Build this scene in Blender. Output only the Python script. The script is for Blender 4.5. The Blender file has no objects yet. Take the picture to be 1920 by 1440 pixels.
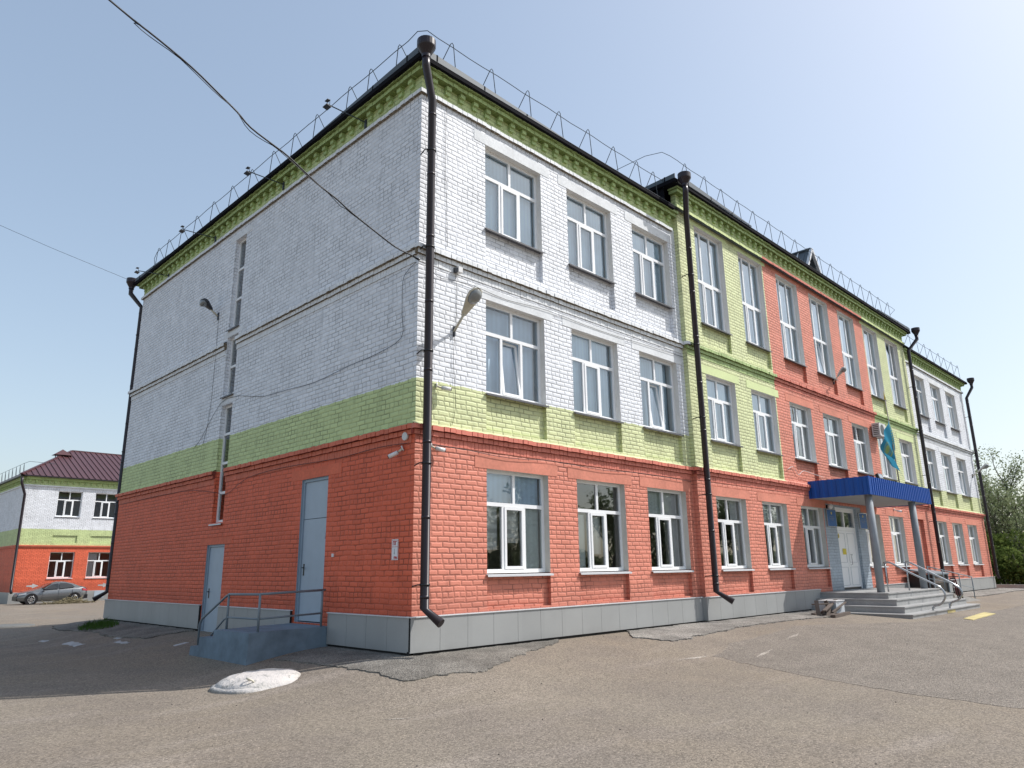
import bpy, math, random
from mathutils import Vector, Matrix
from mathutils import noise as mnoise
random.seed(7)
PI = math.pi
R = math.radians
scene = bpy.context.scene
col = scene.collection

# ------------------------------------------------------------------ camera
cam_d = bpy.data.cameras.new("camera")
cam = bpy.data.objects.new("camera", cam_d)
col.objects.link(cam)
CAM = Vector((-7.3516, -9.6629, 0.7151))
yaw, pitch, roll = R(45.0834), R(14.3545), R(-0.8021)
fwd = Vector((math.sin(yaw)*math.cos(pitch), math.cos(yaw)*math.cos(pitch), math.sin(pitch)))
rgt = Vector((math.cos(yaw), -math.sin(yaw), 0))
upv = rgt.cross(fwd)
r2 = rgt*math.cos(roll)+upv*math.sin(roll)
u2 = -rgt*math.sin(roll)+upv*math.cos(roll)
cam.matrix_world = Matrix(((r2.x, u2.x, -fwd.x, CAM.x), (r2.y, u2.y, -fwd.y, CAM.y), (r2.z, u2.z, -fwd.z, CAM.z), (0, 0, 0, 1)))
cam_d.sensor_width = 36
cam_d.lens = 1352.71/1920*36
cam_d.clip_start = 0.1
cam_d.clip_end = 3000
scene.camera = cam

# ------------------------------------------------------------------ sky, sun, exposure
SUN = Vector((0.72, -0.50, 1.0)).normalized()          # towards the sun
world = bpy.data.worlds.new("World")
scene.world = world
world.use_nodes = True
wn = world.node_tree.nodes; wl = world.node_tree.links
wn.clear()
sky = wn.new('ShaderNodeTexSky'); sky.sky_type = 'NISHITA'
sky.sun_disc = False
sky.sun_elevation = math.asin(SUN.z)
sky.sun_rotation = math.atan2(SUN.x, SUN.y)
sky.altitude = 200; sky.air_density = 1.15; sky.dust_density = 2.6; sky.ozone_density = 1.6
bg = wn.new('ShaderNodeBackground'); bg.inputs['Strength'].default_value = 0.112
wo = wn.new('ShaderNodeOutputWorld')
# thin spring haze: the Nishita sky flattened towards pale blue
gm = wn.new('ShaderNodeGamma'); gm.inputs['Gamma'].default_value = 0.65
tn = wn.new('ShaderNodeMix'); tn.data_type = 'RGBA'; tn.blend_type = 'MULTIPLY'; tn.inputs[0].default_value = 1.0
tn.inputs[7].default_value = (2.22, 2.25, 2.25, 1)
wl.new(sky.outputs[0], gm.inputs[0]); wl.new(gm.outputs[0], tn.inputs[6])
wl.new(tn.outputs[2], bg.inputs[0]); wl.new(bg.outputs[0], wo.inputs[0])
sd = bpy.data.lights.new("sun", 'SUN'); sd.energy = 3.75; sd.angle = R(0.55); sd.color = (1.0, 0.965, 0.92)
so = bpy.data.objects.new("sun", sd); col.objects.link(so)
so.rotation_euler = SUN.to_track_quat('Z', 'Y').to_euler()
so.location = (20, -20, 40)
scene.view_settings.view_transform = 'Standard'
scene.view_settings.look = 'None'
scene.view_settings.gamma = 1
scene.view_settings.exposure = 0.35

# ------------------------------------------------------------------ material helpers
def nmat(name):
    m = bpy.data.materials.new(name); m.use_nodes = True
    n = m.node_tree.nodes; n.clear()
    return m, n, m.node_tree.links
class NB:
    """tiny node builder"""
    def __init__(s, name):
        s.m, s.n, s.l = nmat(name)
        s.out = s.n.new('ShaderNodeOutputMaterial')
        s.pos = s.n.new('ShaderNodeNewGeometry').outputs['Position']
    def math(s, op, a, b=None, c=None, clamp=False):
        x = s.n.new('ShaderNodeMath'); x.operation = op; x.use_clamp = clamp
        for i, v in enumerate((a, b, c)):
            if v is None: continue
            if isinstance(v, (int, float)): x.inputs[i].default_value = v
            else: s.l.new(v, x.inputs[i])
        return x.outputs[0]
    def noise(s, scale, detail=2, rough=.5, vec=None, dim='3D'):
        x = s.n.new('ShaderNodeTexNoise'); x.inputs['Scale'].default_value = scale
        x.inputs['Detail'].default_value = detail; x.inputs['Roughness'].default_value = rough
        s.l.new(vec if vec is not None else s.pos, x.inputs['Vector'])
        return x.outputs['Fac']
    def scalevec(s, v3, vec=None):
        x = s.n.new('ShaderNodeMapping'); x.inputs['Scale'].default_value = v3
        s.l.new(vec if vec is not None else s.pos, x.inputs['Vector']); return x.outputs[0]
    def mapr(s, v, a, b, c=0., d=1., smooth=True):
        x = s.n.new('ShaderNodeMapRange'); x.interpolation_type = 'SMOOTHSTEP' if smooth else 'LINEAR'
        s.l.new(v, x.inputs[0])
        for i, k in enumerate((a, b, c, d)): x.inputs[i+1].default_value = k
        return x.outputs[0]
    def mix(s, f, a, b, mode='MIX'):
        x = s.n.new('ShaderNodeMix'); x.data_type = 'RGBA'; x.blend_type = mode
        for sock, v in ((x.inputs[0], f), (x.inputs[6], a), (x.inputs[7], b)):
            if isinstance(v, (int, float)): sock.default_value = v
            elif isinstance(v, (tuple, list)): sock.default_value = (v[0], v[1], v[2], 1)
            else: s.l.new(v, sock)
        return x.outputs[2]
    def grey(s, v):
        x = s.n.new('ShaderNodeCombineColor')
        for i in range(3): s.l.new(v, x.inputs[i])
        return x.outputs[0]
    def bump(s, h, strength=.5, dist=.01):
        x = s.n.new('ShaderNodeBump'); x.inputs['Strength'].default_value = strength; x.inputs['Distance'].default_value = dist
        s.l.new(h, x.inputs['Height']); return x.outputs[0]
    def bsdf(s, color, rough=.6, metal=0., bump=None, spec=.5):
        p = s.n.new('ShaderNodeBsdfPrincipled')
        for k, v in (('Base Color', color), ('Roughness', rough), ('Metallic', metal)):
            if isinstance(v, (int, float)): p.inputs[k].default_value = v
            elif isinstance(v, (tuple, list)): p.inputs[k].default_value = (v[0], v[1], v[2], 1)
            else: s.l.new(v, p.inputs[k])
        p.inputs['Specular IOR Level'].default_value = spec
        if bump is not None: s.l.new(bump, p.inputs['Normal'])
        s.l.new(p.outputs[0], s.out.inputs[0]); return p

def plain(name, c, rough=.6, metal=0., var=.12, scale=9., bumps=.15, spec=.4):
    b = NB(name)
    n1 = b.noise(scale, 4, .6)
    n2 = b.noise(scale*.13, 3, .5)
    f = b.math('ADD', b.math('MULTIPLY', b.math('SUBTRACT', n1, .5), var*1.4), b.math('MULTIPLY', b.math('SUBTRACT', n2, .5), var*1.6))
    f = b.math('ADD', f, 1.0)
    cc = b.mix(1.0, c, b.grey(f), 'MULTIPLY')
    b.bsdf(cc, rough, metal, b.bump(n1, bumps, .004) if bumps else None, spec)
    return b.m

def brick(name, c, H=.0905, LS=.262, every=6, mort=.42, soldier=False, dirt=.0, alt=None):
    b = NB(name)
    sp = b.n.new('ShaderNodeSeparateXYZ'); b.l.new(b.pos, sp.inputs[0])
    n_lo = b.noise(2.3, 2, .5); n_hi = b.noise(21, 2, .5)
    n_l2 = b.noise(2.1, 2, .5, b.scalevec((1.3, 1.3, 1.3)))
    du = b.math('ADD', b.math('MULTIPLY', b.math('SUBTRACT', n_hi, .5), .016), b.math('MULTIPLY', b.math('SUBTRACT', n_lo, .5), .05))
    dv = b.math('ADD', b.math('MULTIPLY', b.math('SUBTRACT', n_hi, .5), .014), b.math('MULTIPLY', b.math('SUBTRACT', n_l2, .5), .035))
    u = b.math('ADD', b.math('ADD', sp.outputs[0], sp.outputs[1]), du)
    v = b.math('ADD', b.math('ADD', sp.outputs[2], 3.0), dv)
    vv = b.math('DIVIDE', v, H)
    row = b.math('FLOOR', vv); fr = b.math('SUBTRACT', vv, row)
    if soldier:
        L = .131
        uu = b.math('DIVIDE', u, L)
        Ls = L
    else:
        hd = b.math('COMPARE', b.math('MODULO', row, every), 0.0, .1)
        Ls = b.math('SUBTRACT', LS, b.math('MULTIPLY', hd, LS/2))
        wn_ = b.n.new('ShaderNodeTexWhiteNoise'); wn_.noise_dimensions = '1D'; b.l.new(row, wn_.inputs['W'])
        off = b.math('ADD', b.math('MULTIPLY', b.math('MODULO', row, 2.0), LS/2), b.math('MULTIPLY', wn_.outputs[0], .05))
        uu = b.math('DIVIDE', b.math('ADD', u, off), Ls)
    cl = b.math('FLOOR', uu); fu = b.math('SUBTRACT', uu, cl)
    eu = b.math('MULTIPLY', b.math('MINIMUM', fu, b.math('SUBTRACT', 1.0, fu)), Ls)
    ev = b.math('MULTIPLY', b.math('MINIMUM', fr, b.math('SUBTRACT', 1.0, fr)), H)
    if soldier: d = eu
    else:
        eu = b.math('MULTIPLY', eu, .78)
        d = b.math('SMOOTH_MIN', eu, ev, .014)
    w2 = b.n.new('ShaderNodeTexWhiteNoise'); w2.noise_dimensions = '2D'
    cv = b.n.new('ShaderNodeCombineXYZ'); b.l.new(cl, cv.inputs[0]); b.l.new(row, cv.inputs[1]); b.l.new(cv.outputs[0], w2.inputs['Vector'])
    rnd = w2.outputs[0]
    # joint width varies
    jn = b.noise(6, 3, .6)
    d2 = b.math('SUBTRACT', d, b.math('MULTIPLY', b.math('SUBTRACT', jn, .45), .013))
    mask = b.mapr(d2, .003, .0108)
    soft = b.mapr(d2, .0, .025)
    # some joints are filled up with paint
    fill = b.mapr(b.noise(1.7, 4, .65), .38, .66, 0, .78)
    mask_c = b.math('ADD', mask, b.math('MULTIPLY', b.math('SUBTRACT', 1.0, mask), fill))
    patch = b.noise(.55, 4, .6)
    chip = b.mapr(b.noise(33, 2, .5), .71, .76, 0, .6)
    tone = b.math('ADD', b.math('MULTIPLY', rnd, .13), b.math('MULTIPLY', patch, .22))
    tone = b.math('ADD', tone, .82)
    grime = b.mapr(b.noise(3.1, 5, .7, b.scalevec((1.4, 1.4, .35))), .50, .8, 0, .30+dirt)
    tone = b.math('MULTIPLY', tone, b.math('SUBTRACT', 1.0, grime))
    splash = b.mapr(b.math('ADD', sp.outputs[2], b.math('MULTIPLY', b.noise(2.6, 4, .65), -.7)), -.45, .12, .76, 1.0)
    tone = b.math('MULTIPLY', tone, splash)
    dark = tuple(k*mort for k in c)
    c0 = c
    if alt:
        ca, zc_, above = alt
        ln = b.math('ADD', sp.outputs[2], b.math('ADD', b.math('MULTIPLY', b.math('SUBTRACT', n_hi, .5), .05), b.math('MULTIPLY', b.math('SUBTRACT', b.noise(4.0, 2, .5), .5), .06)))
        f = b.mapr(ln, zc_-.004, zc_+.004, 0, 1)
        if above: c0 = b.mix(f, c, ca); dark = b.mix(f, tuple(k*mort for k in c), tuple(k*mort for k in ca))
        else: c0 = b.mix(f, ca, c); dark = b.mix(f, tuple(k*mort for k in ca), tuple(k*mort for k in c))
    cc = b.mix(1.0, c0, b.grey(tone), 'MULTIPLY')
    cc = b.mix(mask_c, dark, cc)
    cc = b.mix(b.math('MULTIPLY', chip, .55), cc, tuple(k*.5 for k in c))
    hgt = b.math('ADD', soft, b.math('ADD', b.math('MULTIPLY', rnd, .28), b.math('MULTIPLY', b.noise(60, 3, .6), .22)))
    b.bsdf(cc, .62, 0., b.bump(hgt, .7, .010), .35)
    return b.m

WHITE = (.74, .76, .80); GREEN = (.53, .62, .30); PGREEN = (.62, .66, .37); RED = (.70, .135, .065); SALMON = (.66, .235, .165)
M = {}
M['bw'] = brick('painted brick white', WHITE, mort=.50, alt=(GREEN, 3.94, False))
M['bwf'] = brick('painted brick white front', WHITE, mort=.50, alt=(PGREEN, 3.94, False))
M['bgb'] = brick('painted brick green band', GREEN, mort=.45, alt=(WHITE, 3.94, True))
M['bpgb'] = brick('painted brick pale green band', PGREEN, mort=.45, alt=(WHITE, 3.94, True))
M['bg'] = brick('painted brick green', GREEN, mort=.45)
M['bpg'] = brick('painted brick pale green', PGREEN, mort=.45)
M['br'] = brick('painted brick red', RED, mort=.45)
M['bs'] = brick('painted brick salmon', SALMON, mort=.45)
M['bgrey'] = brick('painted brick grey', (.36, .42, .48), mort=.62)
M['sw'] = brick('header course white', WHITE, soldier=True, mort=.42)
M['sg'] = brick('header course green', (.40, .56, .16), soldier=True, mort=.4)
M['sr'] = brick('header course red', (.62, .15, .09), soldier=True, mort=.4)
M['ss'] = brick('header course salmon', (.62, .19, .13), soldier=True, mort=.4)
M['lw'] = plain('painted lintel white', (.68, .70, .72), .75, var=.3, scale=14, bumps=.8)
M['lr'] = plain('painted lintel red', (.66, .15, .08), .75, var=.35, scale=14, bumps=.9)
M['ls'] = plain('painted lintel salmon', (.62, .225, .155), .75, var=.38, scale=14, bumps=.9)
M['lg'] = plain('painted lintel green', (.62, .70, .36), .7, var=.16, scale=14, bumps=.8)
M['reveal'] = plain('window reveal plaster', (.55, .53, .49), .8, var=.2, scale=7, bumps=.4)
M['revealw'] = plain('window reveal plaster white', (.66, .65, .63), .8, var=.16, scale=7, bumps=.4)
M['pvc'] = plain('white plastic frame', (.82, .83, .84), .32, var=.03, bumps=0, spec=.5)
M['sill'] = plain('sheet metal sill', (.62, .63, .65), .4, var=.1, bumps=.1)
M['sillshade'] = plain('sheet metal sill painted shade', (.10, .10, .11), .5, var=.1, bumps=.1)  # same sheet metal with the shade of its underside put into the colour
M['pipe'] = plain('dark brown pipe paint', (.022, .015, .020), .34, var=.12, bumps=.06, spec=.4)
M['fascia'] = plain('dark eave sheet', (.008, .008, .011), .9, var=.15, bumps=0, spec=.08)
M['roofgrey'] = plain('roof sheet grey', (.085, .105, .125), .6, .0, var=.12, bumps=.1)
M['rail'] = plain('grey railing paint', (.17, .21, .24), .45, var=.15, scale=20)
M['thinrail'] = plain('roof rail steel', (.05, .065, .08), .85, var=.1, bumps=0)
M['doorblue'] = plain('grey blue door paint', (.36, .43, .50), .45, var=.14, scale=5, bumps=.15)
M['doorframe'] = plain('grey blue door frame paint', (.27, .34, .41), .45, var=.14, scale=5, bumps=.15)
M['dark'] = plain('painted gap shade', (.02, .02, .02), .9, var=.1, bumps=0)  # near-black colour stands in for the shade inside gaps
M['porch'] = plain('blue grey painted concrete', (.155, .21, .26), .8, var=.55, scale=5, bumps=.8)
M['step'] = plain('granite tile grey', (.33, .33, .325), .6, var=.3, scale=30, bumps=.25)
M['conc'] = plain('concrete', (.36, .345, .32), .85, var=.3, scale=8, bumps=.6)
M['column'] = plain('column grey paint', (.25, .28, .31), .65, var=.25, scale=4, bumps=.15)
M['soffit'] = plain('soffit boards', (.34, .34, .34), .7, var=.15, bumps=.1)
M['blue'] = plain('blue profiled sheet', (.008, .080, .36), .5, var=.1, bumps=0, spec=.3)
M['sign_blue'] = plain('blue plaque', (.035, .13, .34), .6, var=.05, bumps=0)
M['sign_white'] = plain('white sign plate', (.72, .73, .75), .4, var=.04, bumps=0)
M['sign_red'] = plain('red sign print', (.5, .05, .06), .5, var=.03, bumps=0)
M['sign_ink'] = plain('dark sign print', (.08, .08, .10), .5, var=.03, bumps=0)
M['yellow'] = plain('yellow sticker', (.62, .50, .03), .5, var=.08, bumps=0)
M['gold'] = plain('gold print', (.60, .50, .10), .5, var=.08, bumps=0)
M['lampgrey'] = plain('lamp housing grey', (.42, .43, .43), .4, .3, var=.2, scale=12, bumps=.1)
M['lampdark'] = plain('lamp rim dark', (.035, .04, .05), .4, var=.2, bumps=0)
M['lamprust'] = plain('lamp cover rusty cream', (.52, .49, .40), .5, var=.35, scale=25, bumps=.1)
M['camwhite'] = plain('cctv white plastic', (.7, .7, .7), .35, var=.04, bumps=0)
M['black'] = plain('black plastic and dark opening', (.015, .015, .017), .35, var=.05, bumps=0)
M['steel'] = plain('stainless rail', (.42, .44, .46), .25, .8, var=.08, bumps=0)
M['cable'] = plain('black cable', (.018, .02, .026), .5, var=.05, bumps=0)
M['wood'] = plain('weathered grey boards', (.12, .095, .08), .85, var=.5, scale=16, bumps=.6)
M['foam'] = plain('white panel', (.50, .53, .56), .5, var=.1, bumps=0)
M['manhole'] = None
M['brown_roof'] = plain('brown profiled roof', (.085, .034, .036), .4, var=.12, bumps=0, spec=.5)
M['interior'] = plain('interior wall', (.50, .47, .40), .9, var=.1, bumps=0)
M['curtain'] = plain('curtain', (.66, .67, .66), .9, var=.2, bumps=0)
M['flag'] = None

def m_blind(name, c, stripes=False, pleat=60.):
    b = NB(name)
    sp = b.n.new('ShaderNodeSeparateXYZ'); b.l.new(b.pos, sp.inputs[0])
    if stripes:
        s = b.math('SINE', b.math('MULTIPLY', sp.outputs[2], 2*PI/.16))
        f = b.mapr(s, -.4, .5, .72, 1.0)
    else:
        s = b.math('SINE', b.math('MULTIPLY', b.math('ADD', sp.outputs[0], sp.outputs[1]), pleat))
        f = b.mapr(s, -1, 1, .93, 1.0)
    n = b.noise(1.1, 3, .5)
    f = b.math('MULTIPLY', f, b.mapr(n, .3, .7, .86, 1.08))
    cc = b.mix(1.0, c, b.grey(f), 'MULTIPLY')
    b.bsdf(cc, .9, 0, None, .1)
    return b.m
M['blind'] = m_blind('roller blind pale blue', (.72, .88, .98))
M['blind2'] = m_blind('vertical blind grey', (.66, .81, .94), pleat=48)
M['blindg'] = m_blind('curtain pale green grey', (.70, .76, .74), pleat=40)
M['blindz'] = m_blind('day night roller blind', (.86, .88, .85), stripes=True)

def m_glass(name, tint=(.975, .99, 1.0)):
    b = NB(name)
    t = b.n.new('ShaderNodeBsdfTransparent'); t.inputs[0].default_value = (*tint, 1)
    g = b.n.new('ShaderNodeBsdfGlossy'); g.inputs['Roughness'].default_value = .015
    g.inputs['Color'].default_value = (.92, .97, 1.0, 1)
    fr = b.n.new('ShaderNodeFresnel'); fr.inputs[0].default_value = 1.62
    wob = b.bump(b.noise(1.3, 2, .4), .10, .02)
    b.l.new(wob, g.inputs['Normal'])
    f = b.math('MULTIPLY', fr.outputs[0], 2.1, clamp=True)
    mx = b.n.new('ShaderNodeMixShader'); b.l.new(f, mx.inputs[0]); b.l.new(t.outputs[0], mx.inputs[1]); b.l.new(g.outputs[0], mx.inputs[2])
    b.l.new(mx.outputs[0], b.out.inputs[0]); return b.m
M['glass'] = m_glass('window glass')
M['carglass'] = plain('car glass', (.012, .015, .018), .06, var=.0, bumps=0, spec=.8)

def m_plinth():
    b = NB('plinth panels grey')
    n1 = b.noise(22, 4, .6); n2 = b.noise(.9, 4, .6)
    sp = b.n.new('ShaderNodeSeparateXYZ'); b.l.new(b.pos, sp.inputs[0])
    u = b.math('DIVIDE', b.math('ADD', sp.outputs[0], sp.outputs[1]), .602)
    w = b.n.new('ShaderNodeTexWhiteNoise'); w.noise_dimensions = '1D'; b.l.new(b.math('FLOOR', u), w.inputs['W'])
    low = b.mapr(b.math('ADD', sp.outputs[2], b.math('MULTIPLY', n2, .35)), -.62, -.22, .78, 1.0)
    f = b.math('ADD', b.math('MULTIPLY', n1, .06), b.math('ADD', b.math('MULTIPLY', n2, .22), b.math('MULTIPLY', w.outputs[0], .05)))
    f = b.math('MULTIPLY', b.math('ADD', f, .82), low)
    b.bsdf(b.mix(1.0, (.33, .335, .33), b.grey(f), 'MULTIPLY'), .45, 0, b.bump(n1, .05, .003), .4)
    return b.m
M['plinth'] = m_plinth()

def m_manhole():
    b = NB('chipped whitewash on concrete')
    n1 = b.noise(5.5, 6, .72); n2 = b.noise(17, 4, .7); n3 = b.noise(1.6, 3, .6)
    f = b.mapr(b.math('ADD', b.math('MULTIPLY', n1, .7), b.math('MULTIPLY', n2, .3)), .535, .63)
    c = b.mix(f, (.60, .56, .53), (.22, .22, .20))
    c = b.mix(b.mapr(n3, .42, .62, 0, .55), c, (.42, .41, .38))
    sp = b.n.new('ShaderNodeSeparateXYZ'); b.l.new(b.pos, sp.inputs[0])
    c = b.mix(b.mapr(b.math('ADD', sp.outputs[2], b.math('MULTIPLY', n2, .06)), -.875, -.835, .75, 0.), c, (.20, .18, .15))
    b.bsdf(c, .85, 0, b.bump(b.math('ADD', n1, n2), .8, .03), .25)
    return b.m
M['manhole'] = m_manhole()
def m_ground():
    b = NB('worn brown asphalt')
    big = b.noise(.11, 4, .55); mid = b.noise(.7, 5, .62); fine = b.noise(34, 3, .7); vf = b.noise(95, 2, .6)
    streak = b.noise(1.0, 4, .6, b.scalevec((.25, 1.5, 1.)))
    c = b.mix(b.mapr(big, .35, .65), (.212, .172, .130), (.205, .176, .141))
    c = b.mix(b.mapr(mid, .35, .7, 0, .55), c, (.155, .132, .115))
    c = b.mix(b.mapr(streak, .5, .75, 0, .5), c, (.27, .232, .20))
    stain = b.mapr(b.noise(.42, 5, .7), .60, .74, 0, .42)
    c = b.mix(stain, c, (.105, .09, .08))
    dusty = b.mapr(b.noise(.23, 4, .6, b.scalevec((1., .6, 1.))), .52, .72, 0, .5)
    c = b.mix(dusty, c, (.262, .222, .178))
    # stones: light and dark specks
    vo = b.n.new('ShaderNodeTexVoronoi'); vo.inputs['Scale'].default_value = 62; b.l.new(b.pos, vo.inputs['Vector'])
    wv = b.n.new('ShaderNodeSeparateColor'); b.l.new(vo.outputs['Color'], wv.inputs[0])
    tone = b.mapr(wv.outputs[0], 0, 1, .55, 1.5, False)
    c2 = b.mix(1.0, c, b.grey(tone), 'MULTIPLY')
    c = b.mix(.85, c, c2)
    hl = b.math('MULTIPLY', b.mapr(wv.outputs[1], .93, .97), b.mapr(vo.outputs['Distance'], .25, .5, 1, 0))
    c = b.mix(b.math('MULTIPLY', hl, .8), c, (.50, .42, .34))
    c = b.mix(b.mapr(fine, .6, .8, 0, .45), c, (.08, .07, .06))
    h = b.math('ADD', b.math('MULTIPLY', vf, .5), b.math('ADD', b.math('MULTIPLY', vo.outputs['Distance'], -.6), b.math('MULTIPLY', mid, .9)))
    b.bsdf(c, .88, 0, b.bump(h, .55, .012), .25)
    return b.m
M['ground'] = m_ground()
def m_asph(name, c, lo=.72, hi=1.25):
    b = NB(name)
    mid = b.noise(1.3, 5, .65); fine = b.noise(40, 3, .7)
    vo = b.n.new('ShaderNodeTexVoronoi'); vo.inputs['Scale'].default_value = 75; b.l.new(b.pos, vo.inputs['Vector'])
    wv = b.n.new('ShaderNodeSeparateColor'); b.l.new(vo.outputs['Color'], wv.inputs[0])
    t = b.math('MULTIPLY', b.mapr(wv.outputs[0], 0, 1, .5, 1.5, False), b.mapr(mid, .3, .7, lo, hi))
    b.bsdf(b.mix(1.0, c, b.grey(t), 'MULTIPLY'), .9, 0, b.bump(b.math('ADD', vo.outputs['Distance'], fine), .7, .015), .2)
    return b.m
M['apron'] = m_asph('coarse grey asphalt', (.185, .172, .152))
M['apron2'] = m_asph('paler grey asphalt', (.235, .22, .20))
M['scuff'] = m_asph('pale scuff', (.36, .32, .28))
M['chalk'] = plain('old whitewash mark', (.40, .40, .40), .9, var=.5, scale=18, bumps=.2)
M['roadyellow'] = plain('faded yellow road paint', (.50, .42, .19), .85, var=.45, scale=25, bumps=.2)
M['shadecover'] = plain('cover with painted shade', (.13, .13, .125), .9, var=.4, scale=6, bumps=.5)  # cover coloured dark to stand for the shadow lying on it
M['pebble'] = plain('pebble', (.15, .13, .11), .9, var=.6, scale=8, bumps=0)
M['soil'] = plain('soil and dry grass', (.12, .11, .06), .95, var=.6, scale=3, bumps=.6)
def leafmat(name, c1, c2, trans=.35):
    b = NB(name)
    oi = b.noise(1.6, 2, .5); w = b.noise(13, 1, .5)
    cc = b.mix(b.mapr(b.math('ADD', b.math('MULTIPLY', oi, .6), b.math('MULTIPLY', w, .4)), .38, .62), c1, c2)
    p = b.n.new('ShaderNodeBsdfDiffuse'); b.l.new(cc, p.inputs[0])
    t = b.n.new('ShaderNodeBsdfTranslucent'); b.l.new(cc, t.inputs[0])
    mx = b.n.new('ShaderNodeMixShader'); mx.inputs[0].default_value = trans
    b.l.new(p.outputs[0], mx.inputs[1]); b.l.new(t.outputs[0], mx.inputs[2]); b.l.new(mx.outputs[0], b.out.inputs[0])
    return b.m
M['leaf'] = leafmat('spring willow leaves', (.15, .19, .085), (.31, .35, .21))
M['leafd'] = leafmat('dense bush leaves', (.045, .075, .018), (.16, .21, .06))
M['bark'] = plain('bark', (.07, .06, .05), .9, var=.4, scale=20, bumps=.7)
M['grass'] = leafmat('grass blades', (.045, .10, .02), (.09, .17, .04))
M['carpaint'] = plain('grey metallic car paint', (.20, .21, .22), .25, .6, var=.03, bumps=0, spec=.6)
M['tyre'] = plain('tyre rubber', (.02, .02, .02), .8, var=.1, bumps=0)
M['rim'] = plain('alloy rim', (.55, .56, .57), .3, .7, var=.05, bumps=0)
M['redlamp'] = plain('red lamp plastic', (.35, .02, .03), .3, var=.05, bumps=0)
M['twig'] = plain('dry twigs', (.20, .17, .10), .9, var=.5, scale=15, bumps=.3)
M['ac'] = plain('air conditioner casing', (.60, .61, .60), .5, var=.06, bumps=0)

def m_flag():
    b = NB('turquoise flag cloth')
    uv = b.n.new('ShaderNodeAttribute'); uv.attribute_name = 'flaguv'
    sp = b.n.new('ShaderNodeSeparateXYZ'); b.l.new(uv.outputs['Vector'], sp.inputs[0])
    U, V = sp.outputs[0], sp.outputs[1]
    x = b.math('SUBTRACT', b.math('MULTIPLY', U, 2.0), 1.0); y = b.math('SUBTRACT', V, .5)
    r = b.math('SQRT', b.math('ADD', b.math('MULTIPLY', x, x), b.math('MULTIPLY', b.math('SUBTRACT', y, .06), b.math('SUBTRACT', y, .06))))
    sun = b.mapr(r, .13, .15, 1, 0)
    ang = b.math('ARCTAN2', b.math('SUBTRACT', y, .06), x)
    rays = b.math('MULTIPLY', b.mapr(b.math('SINE', b.math('MULTIPLY', ang, 32.)), -.2, .3), b.math('MULTIPLY', b.mapr(r, .16, .17), b.mapr(r, .24, .26, 1, 0)))
    # eagle: a wide shallow arc beneath the sun
    yy = b.math('ADD', b.math('ADD', y, .27), b.math('MULTIPLY', b.math('MULTIPLY', x, x), -1.0))
    eag = b.math('MULTIPLY', b.mapr(b.math('ABSOLUTE', yy), .03, .05, 1, 0), b.mapr(b.math('ABSOLUTE', x), .30, .34, 1, 0))
    band = b.math('MULTIPLY', b.mapr(b.math('ABSOLUTE', b.math('SUBTRACT', U, .055)), .02, .03, 1, 0), b.mapr(b.math('SINE', b.math('MULTIPLY', V, 70.)), -.5, .1))
    f = b.math('MAXIMUM', b.math('MAXIMUM', sun, rays), b.math('MAXIMUM', eag, band))
    cc = b.mix(f, (.05, .28, .44), (.30, .42, .16))
    p = b.n.new('ShaderNodeBsdfDiffuse'); b.l.new(cc, p.inputs[0])
    t = b.n.new('ShaderNodeBsdfTranslucent'); b.l.new(cc, t.inputs[0])
    mx = b.n.new('ShaderNodeMixShader'); mx.inputs[0].default_value = .35
    b.l.new(p.outputs[0], mx.inputs[1]); b.l.new(t.outputs[0], mx.inputs[2]); b.l.new(mx.outputs[0], b.out.inputs[0])
    return b.m
M['flag'] = m_flag()

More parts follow.
